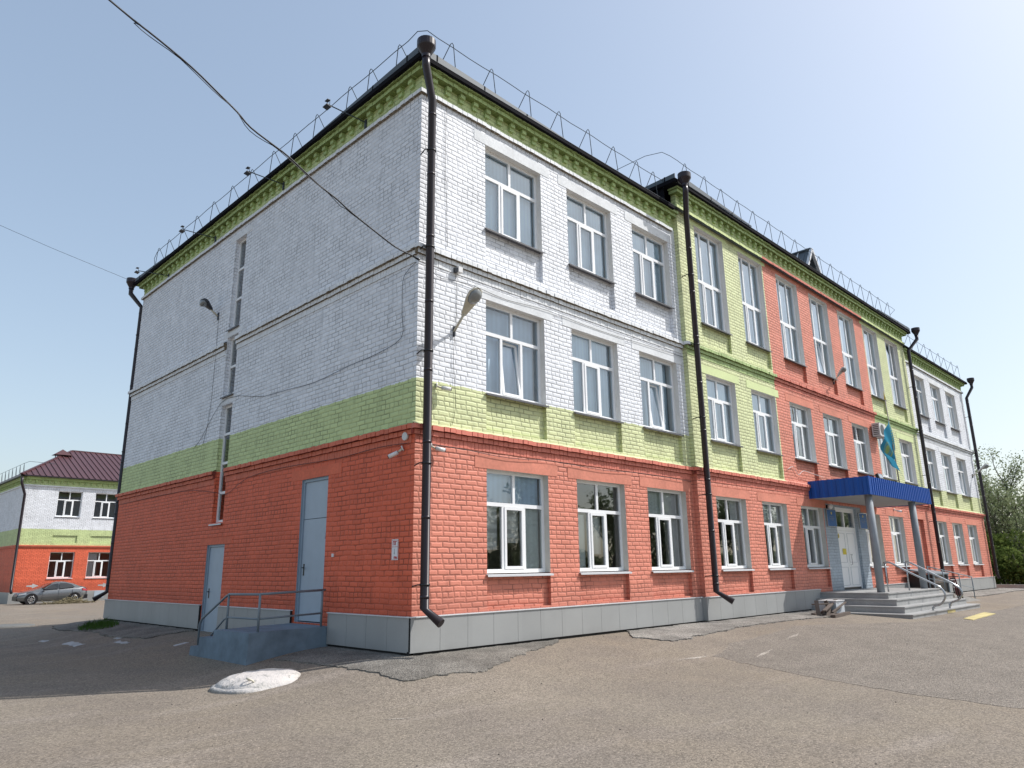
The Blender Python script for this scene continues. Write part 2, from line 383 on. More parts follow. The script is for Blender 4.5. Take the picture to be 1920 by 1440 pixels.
# ------------------------------------------------------------------ mesh helpers
class MB:
    def __init__(s): s.v = []; s.f = []; s.m = []; s.mats = []; s.sm = []
    def mi(s, m):
        if m not in s.mats: s.mats.append(m)
        return s.mats.index(m)
    def face(s, pts, m, smooth=False):
        b = len(s.v); s.v += [tuple(p) for p in pts]; s.f.append(tuple(range(b, b+len(pts)))); s.m.append(s.mi(m)); s.sm.append(smooth)
    def box(s, x0, x1, y0, y1, z0, z1, m):
        if x0 > x1: x0, x1 = x1, x0
        if y0 > y1: y0, y1 = y1, y0
        b = len(s.v)
        s.v += [(x0,y0,z0),(x1,y0,z0),(x1,y1,z0),(x0,y1,z0),(x0,y0,z1),(x1,y0,z1),(x1,y1,z1),(x0,y1,z1)]
        for f in ((0,3,2,1),(4,5,6,7),(0,1,5,4),(1,2,6,5),(2,3,7,6),(3,0,4,7)):
            s.f.append(tuple(b+i for i in f)); s.m.append(s.mi(m)); s.sm.append(False)
    def hexa(s, P, m):
        b = len(s.v); s.v += [tuple(p) for p in P]
        for f in ((0,3,2,1),(4,5,6,7),(0,1,5,4),(1,2,6,5),(2,3,7,6),(3,0,4,7)):
            s.f.append(tuple(b+i for i in f)); s.m.append(s.mi(m)); s.sm.append(False)
    def bar(s, p0, p1, w, h, m):
        p0, p1 = Vector(p0), Vector(p1); d = (p1-p0).normalized()
        a = Vector((0,0,1)) if abs(d.z) < .95 else Vector((1,0,0))
        r = d.cross(a).normalized()*w/2; u = r.cross(d).normalized()*h/2
        s.hexa([p0-r-u, p0+r-u, p1+r-u, p1-r-u, p0-r+u, p0+r+u, p1+r+u, p1-r+u], m)
    def tube(s, pts, r, m, n=8, caps=True, smooth=True):
        pts = [Vector(p) for p in pts]; rr = r if isinstance(r, (list, tuple)) else [r]*len(pts)
        b = len(s.v); prev = None
        for i, p in enumerate(pts):
            d = (pts[min(i+1, len(pts)-1)]-pts[max(i-1, 0)])
            d = d.normalized() if d.length > 1e-9 else Vector((0,0,1))
            if prev is None:
                a = Vector((0,0,1)) if abs(d.z) < .9 else Vector((1,0,0))
                x = d.cross(a).normalized()
            else:
                x = (prev - d*prev.dot(d)).normalized()
            prev = x; y = d.cross(x)
            for k in range(n):
                t = 2*PI*k/n
                s.v.append(tuple(p+(x*math.cos(t)+y*math.sin(t))*rr[i]))
        mi = s.mi(m)
        for i in range(len(pts)-1):
            for k in range(n):
                s.f.append((b+i*n+k, b+i*n+(k+1)%n, b+(i+1)*n+(k+1)%n, b+(i+1)*n+k)); s.m.append(mi); s.sm.append(smooth)
        if caps:
            s.f.append(tuple(b+k for k in range(n))[::-1]); s.m.append(mi); s.sm.append(False)
            e = b+(len(pts)-1)*n
            s.f.append(tuple(e+k for k in range(n))); s.m.append(mi); s.sm.append(False)
    def build(s, name, parent=None, **kw):
        me = bpy.data.meshes.new(name)
        me.from_pydata(s.v, [], s.f)
        for m in s.mats: me.materials.append(m)
        me.polygons.foreach_set('material_index', s.m)
        me.polygons.foreach_set('use_smooth', s.sm)
        me.update()
        o = bpy.data.objects.new(name, me); col.objects.link(o)
        if parent is not None:
            o.parent = parent
            wp = Vector((0,0,0)); q = parent
            while q is not None:
                wp += q.location; q = q.parent
            o.location = -wp
        for k, v in kw.items(): o[k] = v
        return o
def empty(name, loc, **kw):
    o = bpy.data.objects.new(name, None); o.location = loc; o.empty_display_size = .3; col.objects.link(o)
    for k, v in kw.items(): o[k] = v
    return o
def sstep(a, b, x):
    t = max(0, min(1, (x-a)/(b-a))); return t*t*(3-2*t)

# ------------------------------------------------------------------ ground
def gh(x, y):
    dx = max(-x, 0, x-36.9); dy = max(-y, 0, y-15)
    d = math.hypot(dx, dy)
    t = sstep(1.5, 11, x) if y < 7 else 0
    A = .33*(1-t)+.09*t; B = .06*(1-t)+.26*t
    h = -.60 - A*sstep(0, 3.0, d) - B*sstep(1.5, 9, d)
    h -= .0045*max(0, min(y-12, 60))
    if d > .05:
        h += .014*min(1, d)*mnoise.noise(Vector((x*.6, y*.6, 0)))+.03*min(1, d/4)*mnoise.noise(Vector((x*.13, y*.13, 4)))
    return h
def axis(lo, hi, f0, f1, step):
    a = []; x = f0
    while x < f1: a.append(x); x += step
    a.append(f1)
    s = step; x = f1
    while x < hi: s *= 1.35; x += s; a.append(x)
    s = step; x = f0; pre = []
    while x > lo: s *= 1.35; x -= s; pre.append(x)
    return pre[::-1]+a
xs = axis(-500, 700, -12, 46, .35); ys = axis(-500, 700, -14, 24, .35)
g = MB(); mi = g.mi(M['ground'])
for y in ys:
    for x in xs: g.v.append((x, y, gh(x, y)))
nx = len(xs)
for j in range(len(ys)-1):
    for i in range(nx-1):
        a = j*nx+i; g.f.append((a, a+1, a+nx+1, a+nx)); g.m.append(mi); g.sm.append(True)
g.build('ground', kind='structure')

def patch(name, outline, m, lift=.006, edge=.012, sub=10, jag=.05, **kw):
    """flat patch laid on the ground along a ragged outline"""
    P = []
    n = len(outline)
    for i in range(n):
        a, b_ = Vector(outline[i]), Vector(outline[(i+1) % n])
        k = max(1, int((b_-a).length*sub))
        for j in range(k):
            p = a.lerp(b_, j/k)
            p += Vector((mnoise.noise(Vector((p.x*5, p.y*5, 1)))*jag+mnoise.noise(Vector((p.x*19, p.y*19, 1)))*jag*.6, mnoise.noise(Vector((p.x*5, p.y*5, 9)))*jag+mnoise.noise(Vector((p.x*19, p.y*19, 5)))*jag*.6))
            P.append(p)
    bm_v = [Vector((p.x, p.y, 0)) for p in P]
    from mathutils.geometry import delaunay_2d_cdt
    pts = [Vector((p.x, p.y)) for p in P]
    x0 = min(p.x for p in pts); x1 = max(p.x for p in pts); y0 = min(p.y for p in pts); y1 = max(p.y for p in pts)
    st = max(.12, min(.35, (x1-x0)/12))
    nb = len(pts)
    def inside(q):
        c = False; j = nb-1
        for i in range(nb):
            a, b2 = pts[i], pts[j]
            if (a.y > q[1]) != (b2.y > q[1]) and q[0] < (b2.x-a.x)*(q[1]-a.y)/(b2.y-a.y)+a.x: c = not c
            j = i
        return c
    x = x0+st/2
    while x < x1:
        y = y0+st/2
        while y < y1:
            if inside((x, y)): pts.append(Vector((x, y)))
            y += st
        x += st
    vs, es, fs, *_ = delaunay_2d_cdt(pts, [(i, (i+1) % nb) for i in range(nb)], [], 1, 1e-5)
    mb = MB()
    k = mb.mi(m)
    mb.v = [(v.x, v.y, gh(v.x, v.y)+lift+edge*min(1, 1)+(.010*mnoise.noise(Vector((v.x*3, v.y*3, 2))) if edge > .01 else 0)) for v in vs]
    for f in fs: mb.f.append(tuple(f)); mb.m.append(k); mb.sm.append(True)
    # skirt
    for i in range(nb):
        a, b2 = pts[i], pts[(i+1) % nb]
        za, zb = gh(a.x, a.y), gh(b2.x, b2.y)
        mb.face([(a.x, a.y, za-.03), (b2.x, b2.y, zb-.03), (b2.x, b2.y, zb+lift+edge), (a.x, a.y, za+lift+edge)], m)
    return mb.build(name, **kw)

patch('apron', [(0, 2.35), (-1.15, 2.2), (-1.05, .6), (-.95, -1.15), (.3, -1.35), (1.6, -.85), (3.1, -.35), (3.4, -.06), (0, -.06)], M['apron'], .003, .012, 20, .07, kind='structure')
patch('apron', [(5.6, -.06), (4.9, -.7), (5.3, -1.35), (6.3, -1.32), (8.2, -1.15), (10.5, -1.2), (12.6, -1.45), (14.0, -1.4), (14.2, -.1)], M['apron2'], .003, .018, 20, .09, kind='structure')
patch('apron', [(-.06, 15.3), (-.06, 8.2), (-1.1, 8.3), (-1.35, 10.), (-1.2, 12.), (-1.5, 14), (-1.2, 15.6)], M['apron'], .003, .02, 12, .10, kind='structure')
patch('apron', [(26.2, -.1), (25.9, -1.2), (29, -1.5), (34, -1.35), (38.5, -1.6), (38.5, -.1)], M['apron2'], .003, .02, 12, .10, kind='structure')
# newer, paler asphalt on the entrance side, with its joint line
patch('pavement', [(6.2, -2.1), (4.9, -2.5), (4.2, -4.2), (3.6, -6.2), (3.4, -9), (3.6, -13), (30, -13), (44, -9), (44, -2.2), (25, -3.6), (20.7, -3.7), (14, -3.6), (10, -1.9)],
      m_asph('entrance asphalt', (.214, .187, .160), .90, 1.08), .002, .0015, 6, .10, kind='structure')
patch('road_marking', [(15.2, -4.12), (15.4, -3.85), (18.5, -3.62), (18.2, -3.98)], M['roadyellow'], .014, .004, 6, .02, kind='structure')
for i, q in enumerate([(-.95,13.0,.5,.16),(-.85,11.1,.6,.2),(-1.2,9.5,.35,.3),(-2.05,10.2,.22,1.1),(-2.2,12.1,.14,.5),(-1.1,6.3,.26,.16),(-1.5,8.6,.12,.7)]):
    x, y, w, h = q
    patch('paint_mark', [(x-w/2, y-h/2), (x+w/2, y-h*.42), (x+w*.45, y+h/2), (x-w*.5, y+h*.4)], M['chalk'], .004, .004, 12, .07, kind='structure')
def scuffs(pts):
    for (x0, y0, x1, y1, w) in pts:
        d = Vector((x1-x0, y1-y0)).normalized(); n = Vector((-d.y, d.x))*w/2
        patch('paint_mark', [(x0, y0), (x0+(x1-x0)*.4+n.x, y0+(y1-y0)*.4+n.y), (x1, y1), (x0+(x1-x0)*.6-n.x, y0+(y1-y0)*.6-n.y)], M['scuff'], .004, .002, 10, .02, kind='structure')
scuffs([(-4.6, -3.2, -4.05, -3.35, .05), (-2.1, -2.3, -1.8, -2.45, .05), (5.2, -3.1, 6.3, -2.9, .10), (4.0, -2.3, 4.8, -2.4, .10), (7.5, -2.6, 8.6, -2.4, .12)])

# ------------------------------------------------------------------ wall builder
class Plane:
    """vertical wall plane; u along it, d = depth into the building"""
    def __init__(s, kind, o): s.kind = kind; s.o = o
    def P(s, u, d, z):
        return (u, s.o+d, z) if s.kind == 'F' else (s.o+d, u, z)
    def box(s, mb, u0, u1, d0, d1, z0, z1, m):
        a = s.P(u0, d0, z0); b = s.P(u1, d1, z1)
        mb.box(a[0], b[0], a[1], b[1], min(z0, z1), max(z0, z1), m)
    def quad(s, mb, u0, u1, z0, z1, d, m):
        if s.kind == 'F': mb.face([s.P(u0, d, z0), s.P(u1, d, z0), s.P(u1, d, z1), s.P(u0, d, z1)], m)
        else: mb.face([s.P(u1, d, z0), s.P(u0, d, z0), s.P(u0, d, z1), s.P(u1, d, z1)], m)

def wall(mb, pl, u0, u1, z0, z1, holes, recesses, matf, ubr=(), zbr=()):
    """holes: (u0,u1,z0,z1,depth,material for reveals); recesses: (u0,u1,z0,z1,depth)"""
    us = sorted(set([u0, u1]+[h[i] for h in holes+recesses for i in (0, 1)]+[u for u in ubr if u0 < u < u1]))
    zs = sorted(set([z0, z1]+[h[i] for h in holes+recesses for i in (2, 3)]+[z for z in zbr if z0 < z < z1]))
    for i in range(len(us)-1):
        for j in range(len(zs)-1):
            uc = (us[i]+us[i+1])/2; zc = (zs[j]+zs[j+1])/2
            if any(h[0] < uc < h[1] and h[2] < zc < h[3] for h in holes): continue
            d = 0
            for r in recesses:
                if r[0] < uc < r[1] and r[2] < zc < r[3]: d = r[4]
            pl.quad(mb, us[i], us[i+1], zs[j], zs[j+1], d, matf(uc, zc))
    for (a, b, c, e, d, m) in holes:
        for (u) in (a, b):
            mb.face([pl.P(u, 0, c), pl.P(u, 0, e), pl.P(u, d, e), pl.P(u, d, c)], m)
        mb.face([pl.P(a, 0, e), pl.P(b, 0, e), pl.P(b, d, e), pl.P(a, d, e)], m)
        mb.face([pl.P(a, 0, c), pl.P(b, 0, c), pl.P(b, d, c), pl.P(a, d, c)], m)
    for r in recesses:
        a, b, c, e, d = r[:5]
        zz = sorted(set([c, e]+[z for z in zbr if c < z < e]))
        for k in range(len(zz)-1):
            m = matf((a+b)/2, (zz[k]+zz[k+1])/2)
            for u in (a, b):
                mb.face([pl.P(u, 0, zz[k]), pl.P(u, 0, zz[k+1]), pl.P(u, d, zz[k+1]), pl.P(u, d, zz[k])], m)
        mb.face([pl.P(a, 0, c), pl.P(b, 0, c), pl.P(b, d, c), pl.P(a, d, c)], matf((a+b)/2, c+.01))

FD = .135      # depth of the frame face behind the wall face
def window(pl, u0, u1, z0, z1, parent, kind='std', blind='blind', tilt=False, fd=FD, sill=True, blinds=None, label=None, flip=False):
    """one window: frame mesh > pane, sill, blind, sash"""
    f = MB(); g_ = MB(); P = M['pvc']
    d0, d1 = fd, fd+.065
    fw = .055
    pl.box(f, u0, u1, d0, d1, z1-fw, z1, P); pl.box(f, u0, u1, d0, d1, z0, z0+fw+.015, P)
    pl.box(f, u0, u0+fw, d0, d1, z0+fw+.015, z1-fw, P); pl.box(f, u1-fw, u1, d0, d1, z0+fw+.015, z1-fw, P)
    W = u1-u0; H = z1-z0
    sashbox = None
    def hb(z, w=.07): pl.box(f, u0+fw, u1-fw, d0+.002, d1-.002, z-w/2, z+w/2, P)
    def vb(u, a, b, w=.062): pl.box(f, u-w/2, u+w/2, d0+.004, d1-.004, a, b, P)
    if kind == 'std':
        zt = z1-.335*H
        hb(zt); vb((u0+u1)/2, zt+.035, z1-fw)
        m1 = u0+.325*W; m2 = u0+.665*W
        vb(m1, z0+fw, zt-.035); vb(m2, z0+fw, zt-.035)
        sashbox = (m1+.031, m2-.031, z0+fw+.015, zt-.035)
    elif kind == 'tall':
        zt = z0+.46*H
        hb(zt, .09)
        m1 = u0+.33*W; m2 = u0+.67*W
        for m_ in (m1, m2): vb(m_, zt+.045, z1-fw)
        for m_ in (m1, m2): vb(m_, z0+fw, zt-.045)
        sashbox = (m1+.031, m2-.031, z0+fw+.015, zt-.045)
    elif kind.startswith('n'):
        k = int(kind[1:])
        for q in range(1, k): hb(z0+H*q/k, .06)
    if sashbox:
        a, b, c, e = sashbox; s = MB(); w = .05
        def q(u, dd, z):
            t = (z-c)/(e-c) if tilt else 0
            return pl.P(u, dd+t*.12, z)
        dd0 = d0-.012; dd1 = d1-.01
        def hx(ua, ub, za, zb, m, da=dd0, db=dd1):
            s.hexa([q(ua, da, za), q(ub, da, za), q(ub, db, za), q(ua, db, za), q(ua, da, zb), q(ub, da, zb), q(ub, db, zb), q(ua, db, zb)], m)
        hx(a, a+w, c, e-.004, P); hx(b-w, b, c, e-.004, P); hx(a+w, b-w, c, c+w, P); hx(a+w, b-w, e-w-.004, e-.004, P)
        s.face([q(a+w, dd0+.03, c+w), q(b-w, dd0+.03, c+w), q(b-w, dd0+.03, e-w), q(a+w, dd0+.03, e-w)], M['glass'])
    fo = f.build('window', parent)
    if label: fo['label'] = label
    if sashbox:
        so_ = s.build('sash', fo)
        if tilt: so_['label'] = 'middle sash tilted open'
    # panes as one mesh
    gz = fd+.03
    if sashbox:
        a, b, c, e = sashbox
        pl.quad(g_, u0+fw, a, z0+fw, e, gz, M['glass']); pl.quad(g_, b, u1-fw, z0+fw, e, gz, M['glass'])
        pl.quad(g_, u0+fw, u1-fw, e, z1-fw, gz, M['glass'])
    else:
        pl.quad(g_, u0+fw, u1-fw, z0+fw, z1-fw, gz, M['glass'])
    g_.build('pane', fo)
    if sill:
        s2 = MB()
        e0 = -.055
        A = [pl.P(u0-.03, e0, z0-.035), pl.P(u1+.03, e0, z0-.035), pl.P(u1+.03, fd, z0-.015), pl.P(u0-.03, fd, z0-.015)]
        B = [pl.P(u0-.03, e0, z0-.028), pl.P(u1+.03, e0, z0-.028), pl.P(u1+.03, fd, z0-.002), pl.P(u0-.03, fd, z0-.002)]
        s2.face(B, M['sill']); s2.face(A[::-1], M['sillshade'])
        s2.face([A[0], A[1], B[1], B[0]], M['sill'])
        for i in (0, 1): s2.face([A[i], A[3-i], B[3-i], B[i]], M['sill'])
        # folded drip edge
        C = [pl.P(u0-.03, e0-.002, z0-.062), pl.P(u1+.03, e0-.002, z0-.062), pl.P(u1+.03, e0-.002, z0-.028), pl.P(u0-.03, e0-.002, z0-.028)]
        s2.face(C, M['sillshade'] if z0 > 3 else M['sill'])  # upper floors get the shaded tone on the fold as well
        s2.build('sill', fo)
    bl = blinds if blinds is not None else ([(u0+.03, u1-.03, z0+.02, z1-.02, blind)] if blind else [])
    if bl:
        b2 = MB()
        for (a, b, c, e, mm) in bl: pl.quad(b2, a, b, c, e, fd+(.20 if tilt else .13), M[mm])
        b2.build('blind', fo)
    return fo

# ------------------------------------------------------------------ the school
school = empty('school_building', (18.4, 7.5, -.6), label='long three-storey brick school painted white, lime green and salmon red, filling the photo', category='building')
PL = Plane('F', 0.0); PM = Plane('F', -.13); PS = Plane('L', 0.0)
XM0, XM1, XE, YB = 8.72, 27.30, 36.90, 15.0
LZ = 10.17; MZ = 10.90
FL = [(0.64, 2.50), (3.94, 5.80), (7.33, 9.20)]
left_u = [(1.65, 3.32), (4.20, 5.85), (6.72, 8.36)]
right_u = [(28.52, 30.15), (31.03, 32.68), (33.58, 35.24)]
mid_u = [(9.58, 11.16), (12.10, 13.64), (14.62, 16.22), (17.18, 18.80), (19.72, 21.32), (22.26, 23.86), (24.80, 26.40)]

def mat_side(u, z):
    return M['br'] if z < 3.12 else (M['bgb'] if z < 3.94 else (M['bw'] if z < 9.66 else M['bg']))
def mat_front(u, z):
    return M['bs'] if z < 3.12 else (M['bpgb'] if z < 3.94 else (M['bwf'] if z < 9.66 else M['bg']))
def mat_mid(u, z):
    if 16.27 < u < 19.72 and z < 2.62 and z > -.2: return M['bgrey']
    if z < 3.12: return M['bs']
    if z > 10.36: return M['bg']
    return M['bs'] if 13.70 < u < 22.22 else M['bpg']
zb = (3.12, 3.94, 9.66)
w = MB()
RV = M['reveal']; RVW = M['revealw']
# left wing front
hl = []; rl = []
for (a, b) in left_u:
    for k, (c, e) in enumerate(FL):
        hl.append((a, b, c, e, .36, RV if k == 0 else RVW))
        rl.append((a, b, .03 if k == 0 else c-.72, c, .085))
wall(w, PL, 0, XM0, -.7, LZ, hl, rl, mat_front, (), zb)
hr = []; rr_ = []
for (a, b) in right_u:
    for k, (c, e) in enumerate(FL):
        hr.append((a, b, c, e, .36, RV if k == 0 else RVW))
        rr_.append((a, b, .03 if k == 0 else c-.72, c, .085))
wall(w, PL, XM1, XE, -.7, LZ, hr, rr_, mat_front, (), zb)
hm = []; rm = []
for i, (a, b) in enumerate(mid_u):
    hm.append((a, b, 7.19, 10.08, .40, RVW)); rm.append((a, b, 6.57, 7.19, .085))
    hm.append((a, b, 3.94, 5.72, .40, RVW)); rm.append((a, b, 3.20, 3.94, .085))
    if i == 3: continue
    if i == 6: rm.append((a, b, .03, 2.46, .12)); continue
    hm.append((a, b, .64, 2.46, .40, RV)); rm.append((a, b, .03, .64, .085))
hm.append((17.20, 19.06, -.10, 2.56, .30, M['bgrey']))
wall(w, PM, XM0, XM1, -.7, MZ, hm, rm, mat_mid, (13.70, 22.22, 16.27, 19.72), (3.12, 3.94, 10.36, 2.62, -.2))
# returns of the middle block
for x in (XM0, XM1):
    for (c, e) in ((-.7, 3.12), (3.12, 10.36), (10.36, MZ)):
        w.face([(x, -.13, c), (x, .02, c), (x, .02, e), (x, -.13, e)], M['bs'] if c < 3 else (M['bpg'] if c < 10 else M['bg']))
# left gable side
hs = [(7.34, 7.96, 1.87, 4.76, .34, M['bw']), (7.34, 7.96, 5.0, 6.55, .34, M['bw']), (7.34, 7.96, 6.77, 9.27, .34, M['bw']),
      (2.71, 3.71, -.22, 2.51, .16, M['doorframe']), (7.12, 8.08, -.66, 1.36, .16, M['doorframe'])]
wall(w, PS, 0, YB, -.75, LZ, hs[1:3]+hs[3:], [], mat_side, (7.34, 7.96), zb+(1.87, 4.76)) if False else None
def side_wall():
    holes = [(7.34, 7.96, 1.87, 3.12, .34, M['br']), (7.34, 7.96, 3.12, 3.94, .34, M['bg']), (7.34, 7.96, 3.94, 4.76, .34, M['bw'])]
    hh = [h for h in hs[1:]]
    hh2 = holes+hh
    us = sorted(set([0, YB]+[h[i] for h in hh2 for i in (0, 1)])); zs = sorted(set([-.75, LZ]+[h[i] for h in hh2 for i in (2, 3)]+list(zb)))
    for i in range(len(us)-1):
        for j in range(len(zs)-1):
            uc = (us[i]+us[i+1])/2; zc = (zs[j]+zs[j+1])/2
            if any(h[0] < uc < h[1] and h[2] < zc < h[3] for h in hh2): continue
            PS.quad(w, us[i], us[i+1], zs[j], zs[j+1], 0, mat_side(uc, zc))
    for (a, b, c, e, d, m) in hh2:
        for u in (a, b): w.face([PS.P(u, 0, c), PS.P(u, 0, e), PS.P(u, d, e), PS.P(u, d, c)], m)
        if e not in (3.12, 3.94): w.face([PS.P(a, 0, e), PS.P(b, 0, e), PS.P(b, d, e), PS.P(a, d, e)], m)
        if c not in (3.12, 3.94): w.face([PS.P(a, 0, c), PS.P(b, 0, c), PS.P(b, d, c), PS.P(a, d, c)], m)
side_wall()
# far sides (not seen from here)
for (c, e, m) in ((-.75, 3.12, 'br'), (3.12, 3.94, 'bg'), (3.94, 9.66, 'bw'), (9.66, LZ, 'bg')):
    w.face([(XE, 0, c), (XE, YB, c), (XE, YB, e), (XE, 0, e)], M[m])
    w.face([(0, YB, c), (0, YB, e), (XE, YB, e), (XE, YB, c)], M[m])
w.build('wall', school)

# interior shell: floors and a spine wall, seen dimly through the glass
it = MB()
for z in (-.05, 3.2, 6.5, 9.85):
    it.box(.45, XE-.45, .45, YB-.45, z-.12, z, M['interior'])
it.box(.45, XE-.45, 5.6, 5.75, -.05, 9.7, M['interior'])
for x in (8.9, 17.0, 19.3, 27.4): it.box(x, x+.15, .45, 5.6, -.05, 9.7, M['interior'])
it.build('interior', school)

# lintels
class LI:
    '''each lintel becomes its own part'''
    def box(s, *a):
        q = MB(); q.box(*a); q.build('lintel', school)
li = LI()
for (a, b) in left_u:
    for k, (c, e) in enumerate(FL):
        m = (M['ls'], M['lw'], M['lw'])[k]; j = random.uniform(0, .04)
        PL.box(li, a-.28-j, b+.26+j, -.008, .3, e+.001, e+.235, m)
for (a, b) in right_u:
    for k, (c, e) in enumerate(FL):
        m = (M['ls'], M['lw'], M['lw'])[k]
        PL.box(li, a-.26, b+.26, -.008, .3, e+.001, e+.225, m)
for i, (a, b) in enumerate(mid_u):
    g_or = M['ls'] if 1 < i < 5 else M['lg']
    PM.box(li, a-.26, b+.24, -.008, .34, 10.081, 10.20, g_or)
    PM.box(li, a-.26, b+.24, -.008, .34, 5.721, 5.95, g_or)
    if i != 3: PM.box(li, a-.26, b+.24, -.008, .34 if i != 6 else .1, 2.461, 2.70, M['ls'])
PS.box(li, 7.0, 8.25, -.008, .3, 9.271, 9.44, M['lw']); PS.box(li, 7.1, 8.2, -.008, .3, 6.56, 6.70, M['lw'])
PS.box(li, 2.25, 4.15, -.006, .1, 2.515, 2.72, M['lr']); PS.box(li, 6.75, 8.5, -.006, .1, 1.365, 1.52, M['lr'])
PS.box(li, 7.15, 8.15, -.006, .3, 4.78, 4.94, M['lw'])

# string courses: individually laid header bricks
def course_mats(level, X, side):
    if level == 1: return (M['br'] if side else M['bs'])
    if side: return M['bw']
    if XM0-.05 < X < XM1+.05: return M['ls'] if 13.7 < X < 22.2 else M['bpg']
    return M['bw']
UNDER = {}
def brick_row(mb, pl, u0, u1, z0, z1, proj, mat, gap=.009, L=.131, jit=.006, inner=.03, skip=()):
    u = u0
    while u < u1-.01:
        e = min(u1, u+L)
        if not any(a < (u+e)/2 < b for a, b in skip):
            j = random.uniform(-jit, jit); jz = random.uniform(-jit*.6, jit*.6)
            m = mat((u+e)/2) if callable(mat) else mat
            k0 = len(mb.m)
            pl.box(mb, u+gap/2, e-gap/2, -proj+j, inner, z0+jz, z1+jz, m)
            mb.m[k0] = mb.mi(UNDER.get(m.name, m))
        u = e
def plainm(key):
    return M[key]
M['p_w'] = plain('laid brick white', (.72, .74, .76), .65, var=.3, scale=16, bumps=.7)
M['p_g'] = plain('laid brick green', (.38, .49, .21), .65, var=.35, scale=16, bumps=.7)
M['p_pg'] = plain('laid brick pale green', (.58, .66, .30), .65, var=.3, scale=16, bumps=.7)
M['p_r'] = plain('laid brick red', (.60, .15, .085), .65, var=.35, scale=16, bumps=.7)
M['p_s'] = plain('laid brick salmon', (.62, .19, .135), .65, var=.35, scale=16, bumps=.7)
u_w = plain('bare brick underside', (.20, .165, .12), .9, var=.6, scale=9, bumps=.6); u_g = plain('darker green underside', (.17, .22, .07), .9, var=.6, scale=9, bumps=.6)
u_r = plain('darker red underside', (.25, .05, .035), .9, var=.6, scale=9, bumps=.6)  # undersides of the green and red bricks take darker tones
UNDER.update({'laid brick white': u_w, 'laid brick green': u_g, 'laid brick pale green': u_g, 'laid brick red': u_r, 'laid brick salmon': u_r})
def lvl_mat(level, side):
    def f(X):
        if level == 1: return M['p_r'] if side else M['p_s']
        if side: return M['p_w']
        if XM0-.02 < X < XM1+.02: return M['p_s'] if 13.7 < X < 22.2 else M['p_g']
        return M['p_w']
    return f
for level, zt in ((1, 3.12), (2, 6.42)):
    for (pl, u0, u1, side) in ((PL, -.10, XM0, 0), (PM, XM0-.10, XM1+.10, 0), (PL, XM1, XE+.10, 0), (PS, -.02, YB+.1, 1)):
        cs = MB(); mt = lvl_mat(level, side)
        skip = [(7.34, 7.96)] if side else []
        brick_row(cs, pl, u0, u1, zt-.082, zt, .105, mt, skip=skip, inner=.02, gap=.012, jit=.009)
        brick_row(cs, pl, u0+(.05 if u0 < 20 else 0), u1-.05, zt-.172, zt-.090, .052, mt, skip=skip, inner=.02, gap=.012)
        brick_row(cs, pl, u0+.10, u1-.10, zt-.31, zt-.178, .012, mt, skip=skip, inner=.01, L=.09, gap=.008, jit=.003)
        # mortar core behind the bricks and the sloped fillet on top
        m0 = mt(10) if not side else mt(0)
        seg = [(u0+.02, 7.33), (7.97, u1-.02)] if side else [(u0+.02, u1-.02)]
        if pl is PM: seg = [(u0+.02, 13.7), (13.7, 22.2), (22.2, u1-.02)]
        for (a, b) in seg:
            m0 = mt((a+b)/2)
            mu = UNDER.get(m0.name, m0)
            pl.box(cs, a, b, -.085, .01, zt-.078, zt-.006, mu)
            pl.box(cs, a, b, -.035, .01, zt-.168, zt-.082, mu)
            P = [pl.P(a, -.085, zt-.006), pl.P(b, -.085, zt-.006), pl.P(b, .0, zt+.055), pl.P(a, .0, zt+.055)]
            mm = (M['bg'] if side else M['bpg']) if level == 1 else (M['bw'] if (side or pl is PL) else (M['bs'] if a > 13 and b < 23 else M['bpg']))
            if level == 1 and pl is PM and 13 < a and b < 23: mm = M['bs']
            cs.face(P, mm)
        cs.build('string_course', school)

# cornice
def cornice(pl, u0, u1, zb_, ledge_mat, depth=.1, ends=True):
    co = MB(); z = zb_
    brick_row(co, pl, u0-.06, u1+.06, z-.08, z, .062, ledge_mat, inner=depth, gap=.010)
    pl.box(co, u0-.04, u1+.04, -.04, depth, z-.070, z-.008, ledge_mat(u0+1) if callable(ledge_mat) else ledge_mat)
    # dentils: pairs of bricks stepping out
    u = u0+.20
    while u < u1-.1:
        j = random.uniform(-.006, .006)
        pl.box(co, u+j, u+.118+j, -.05, depth, z+.155, z+.235, M['p_g'])
        pl.box(co, u+j, u+.118+j, -.095, depth, z+.240, z+.325, M['p_g'])
        u += .3548
    brick_row(co, pl, u0-.13, u1+.13, z+.330, z+.412, .15, M['p_g'], inner=depth, gap=.010, jit=.008)
    pl.box(co, u0-.12, u1+.12, -.13, depth, z+.336, z+.408, M['p_g'])
    brick_row(co, pl, u0-.18, u1+.18, z+.418, z+.492, .205, M['p_g'], inner=depth, gap=.010, jit=.008)
    pl.box(co, u0-.16, u1+.16, -.18, depth, z+.422, z+.50, M['p_g'])
    co.build('cornice', school)
cornice(PL, 0, XM0-.2, 9.66, M['p_w'])
cornice(PL, XM1+.2, XE, 9.66, M['p_w'])
cornice(PS, 0.02, YB, 9.66, M['p_w'])
cornice(PM, XM0, XM1, 10.38, lambda X: M['p_s'] if 13.7 < X < 22.2 else M['p_pg'], depth=.12)

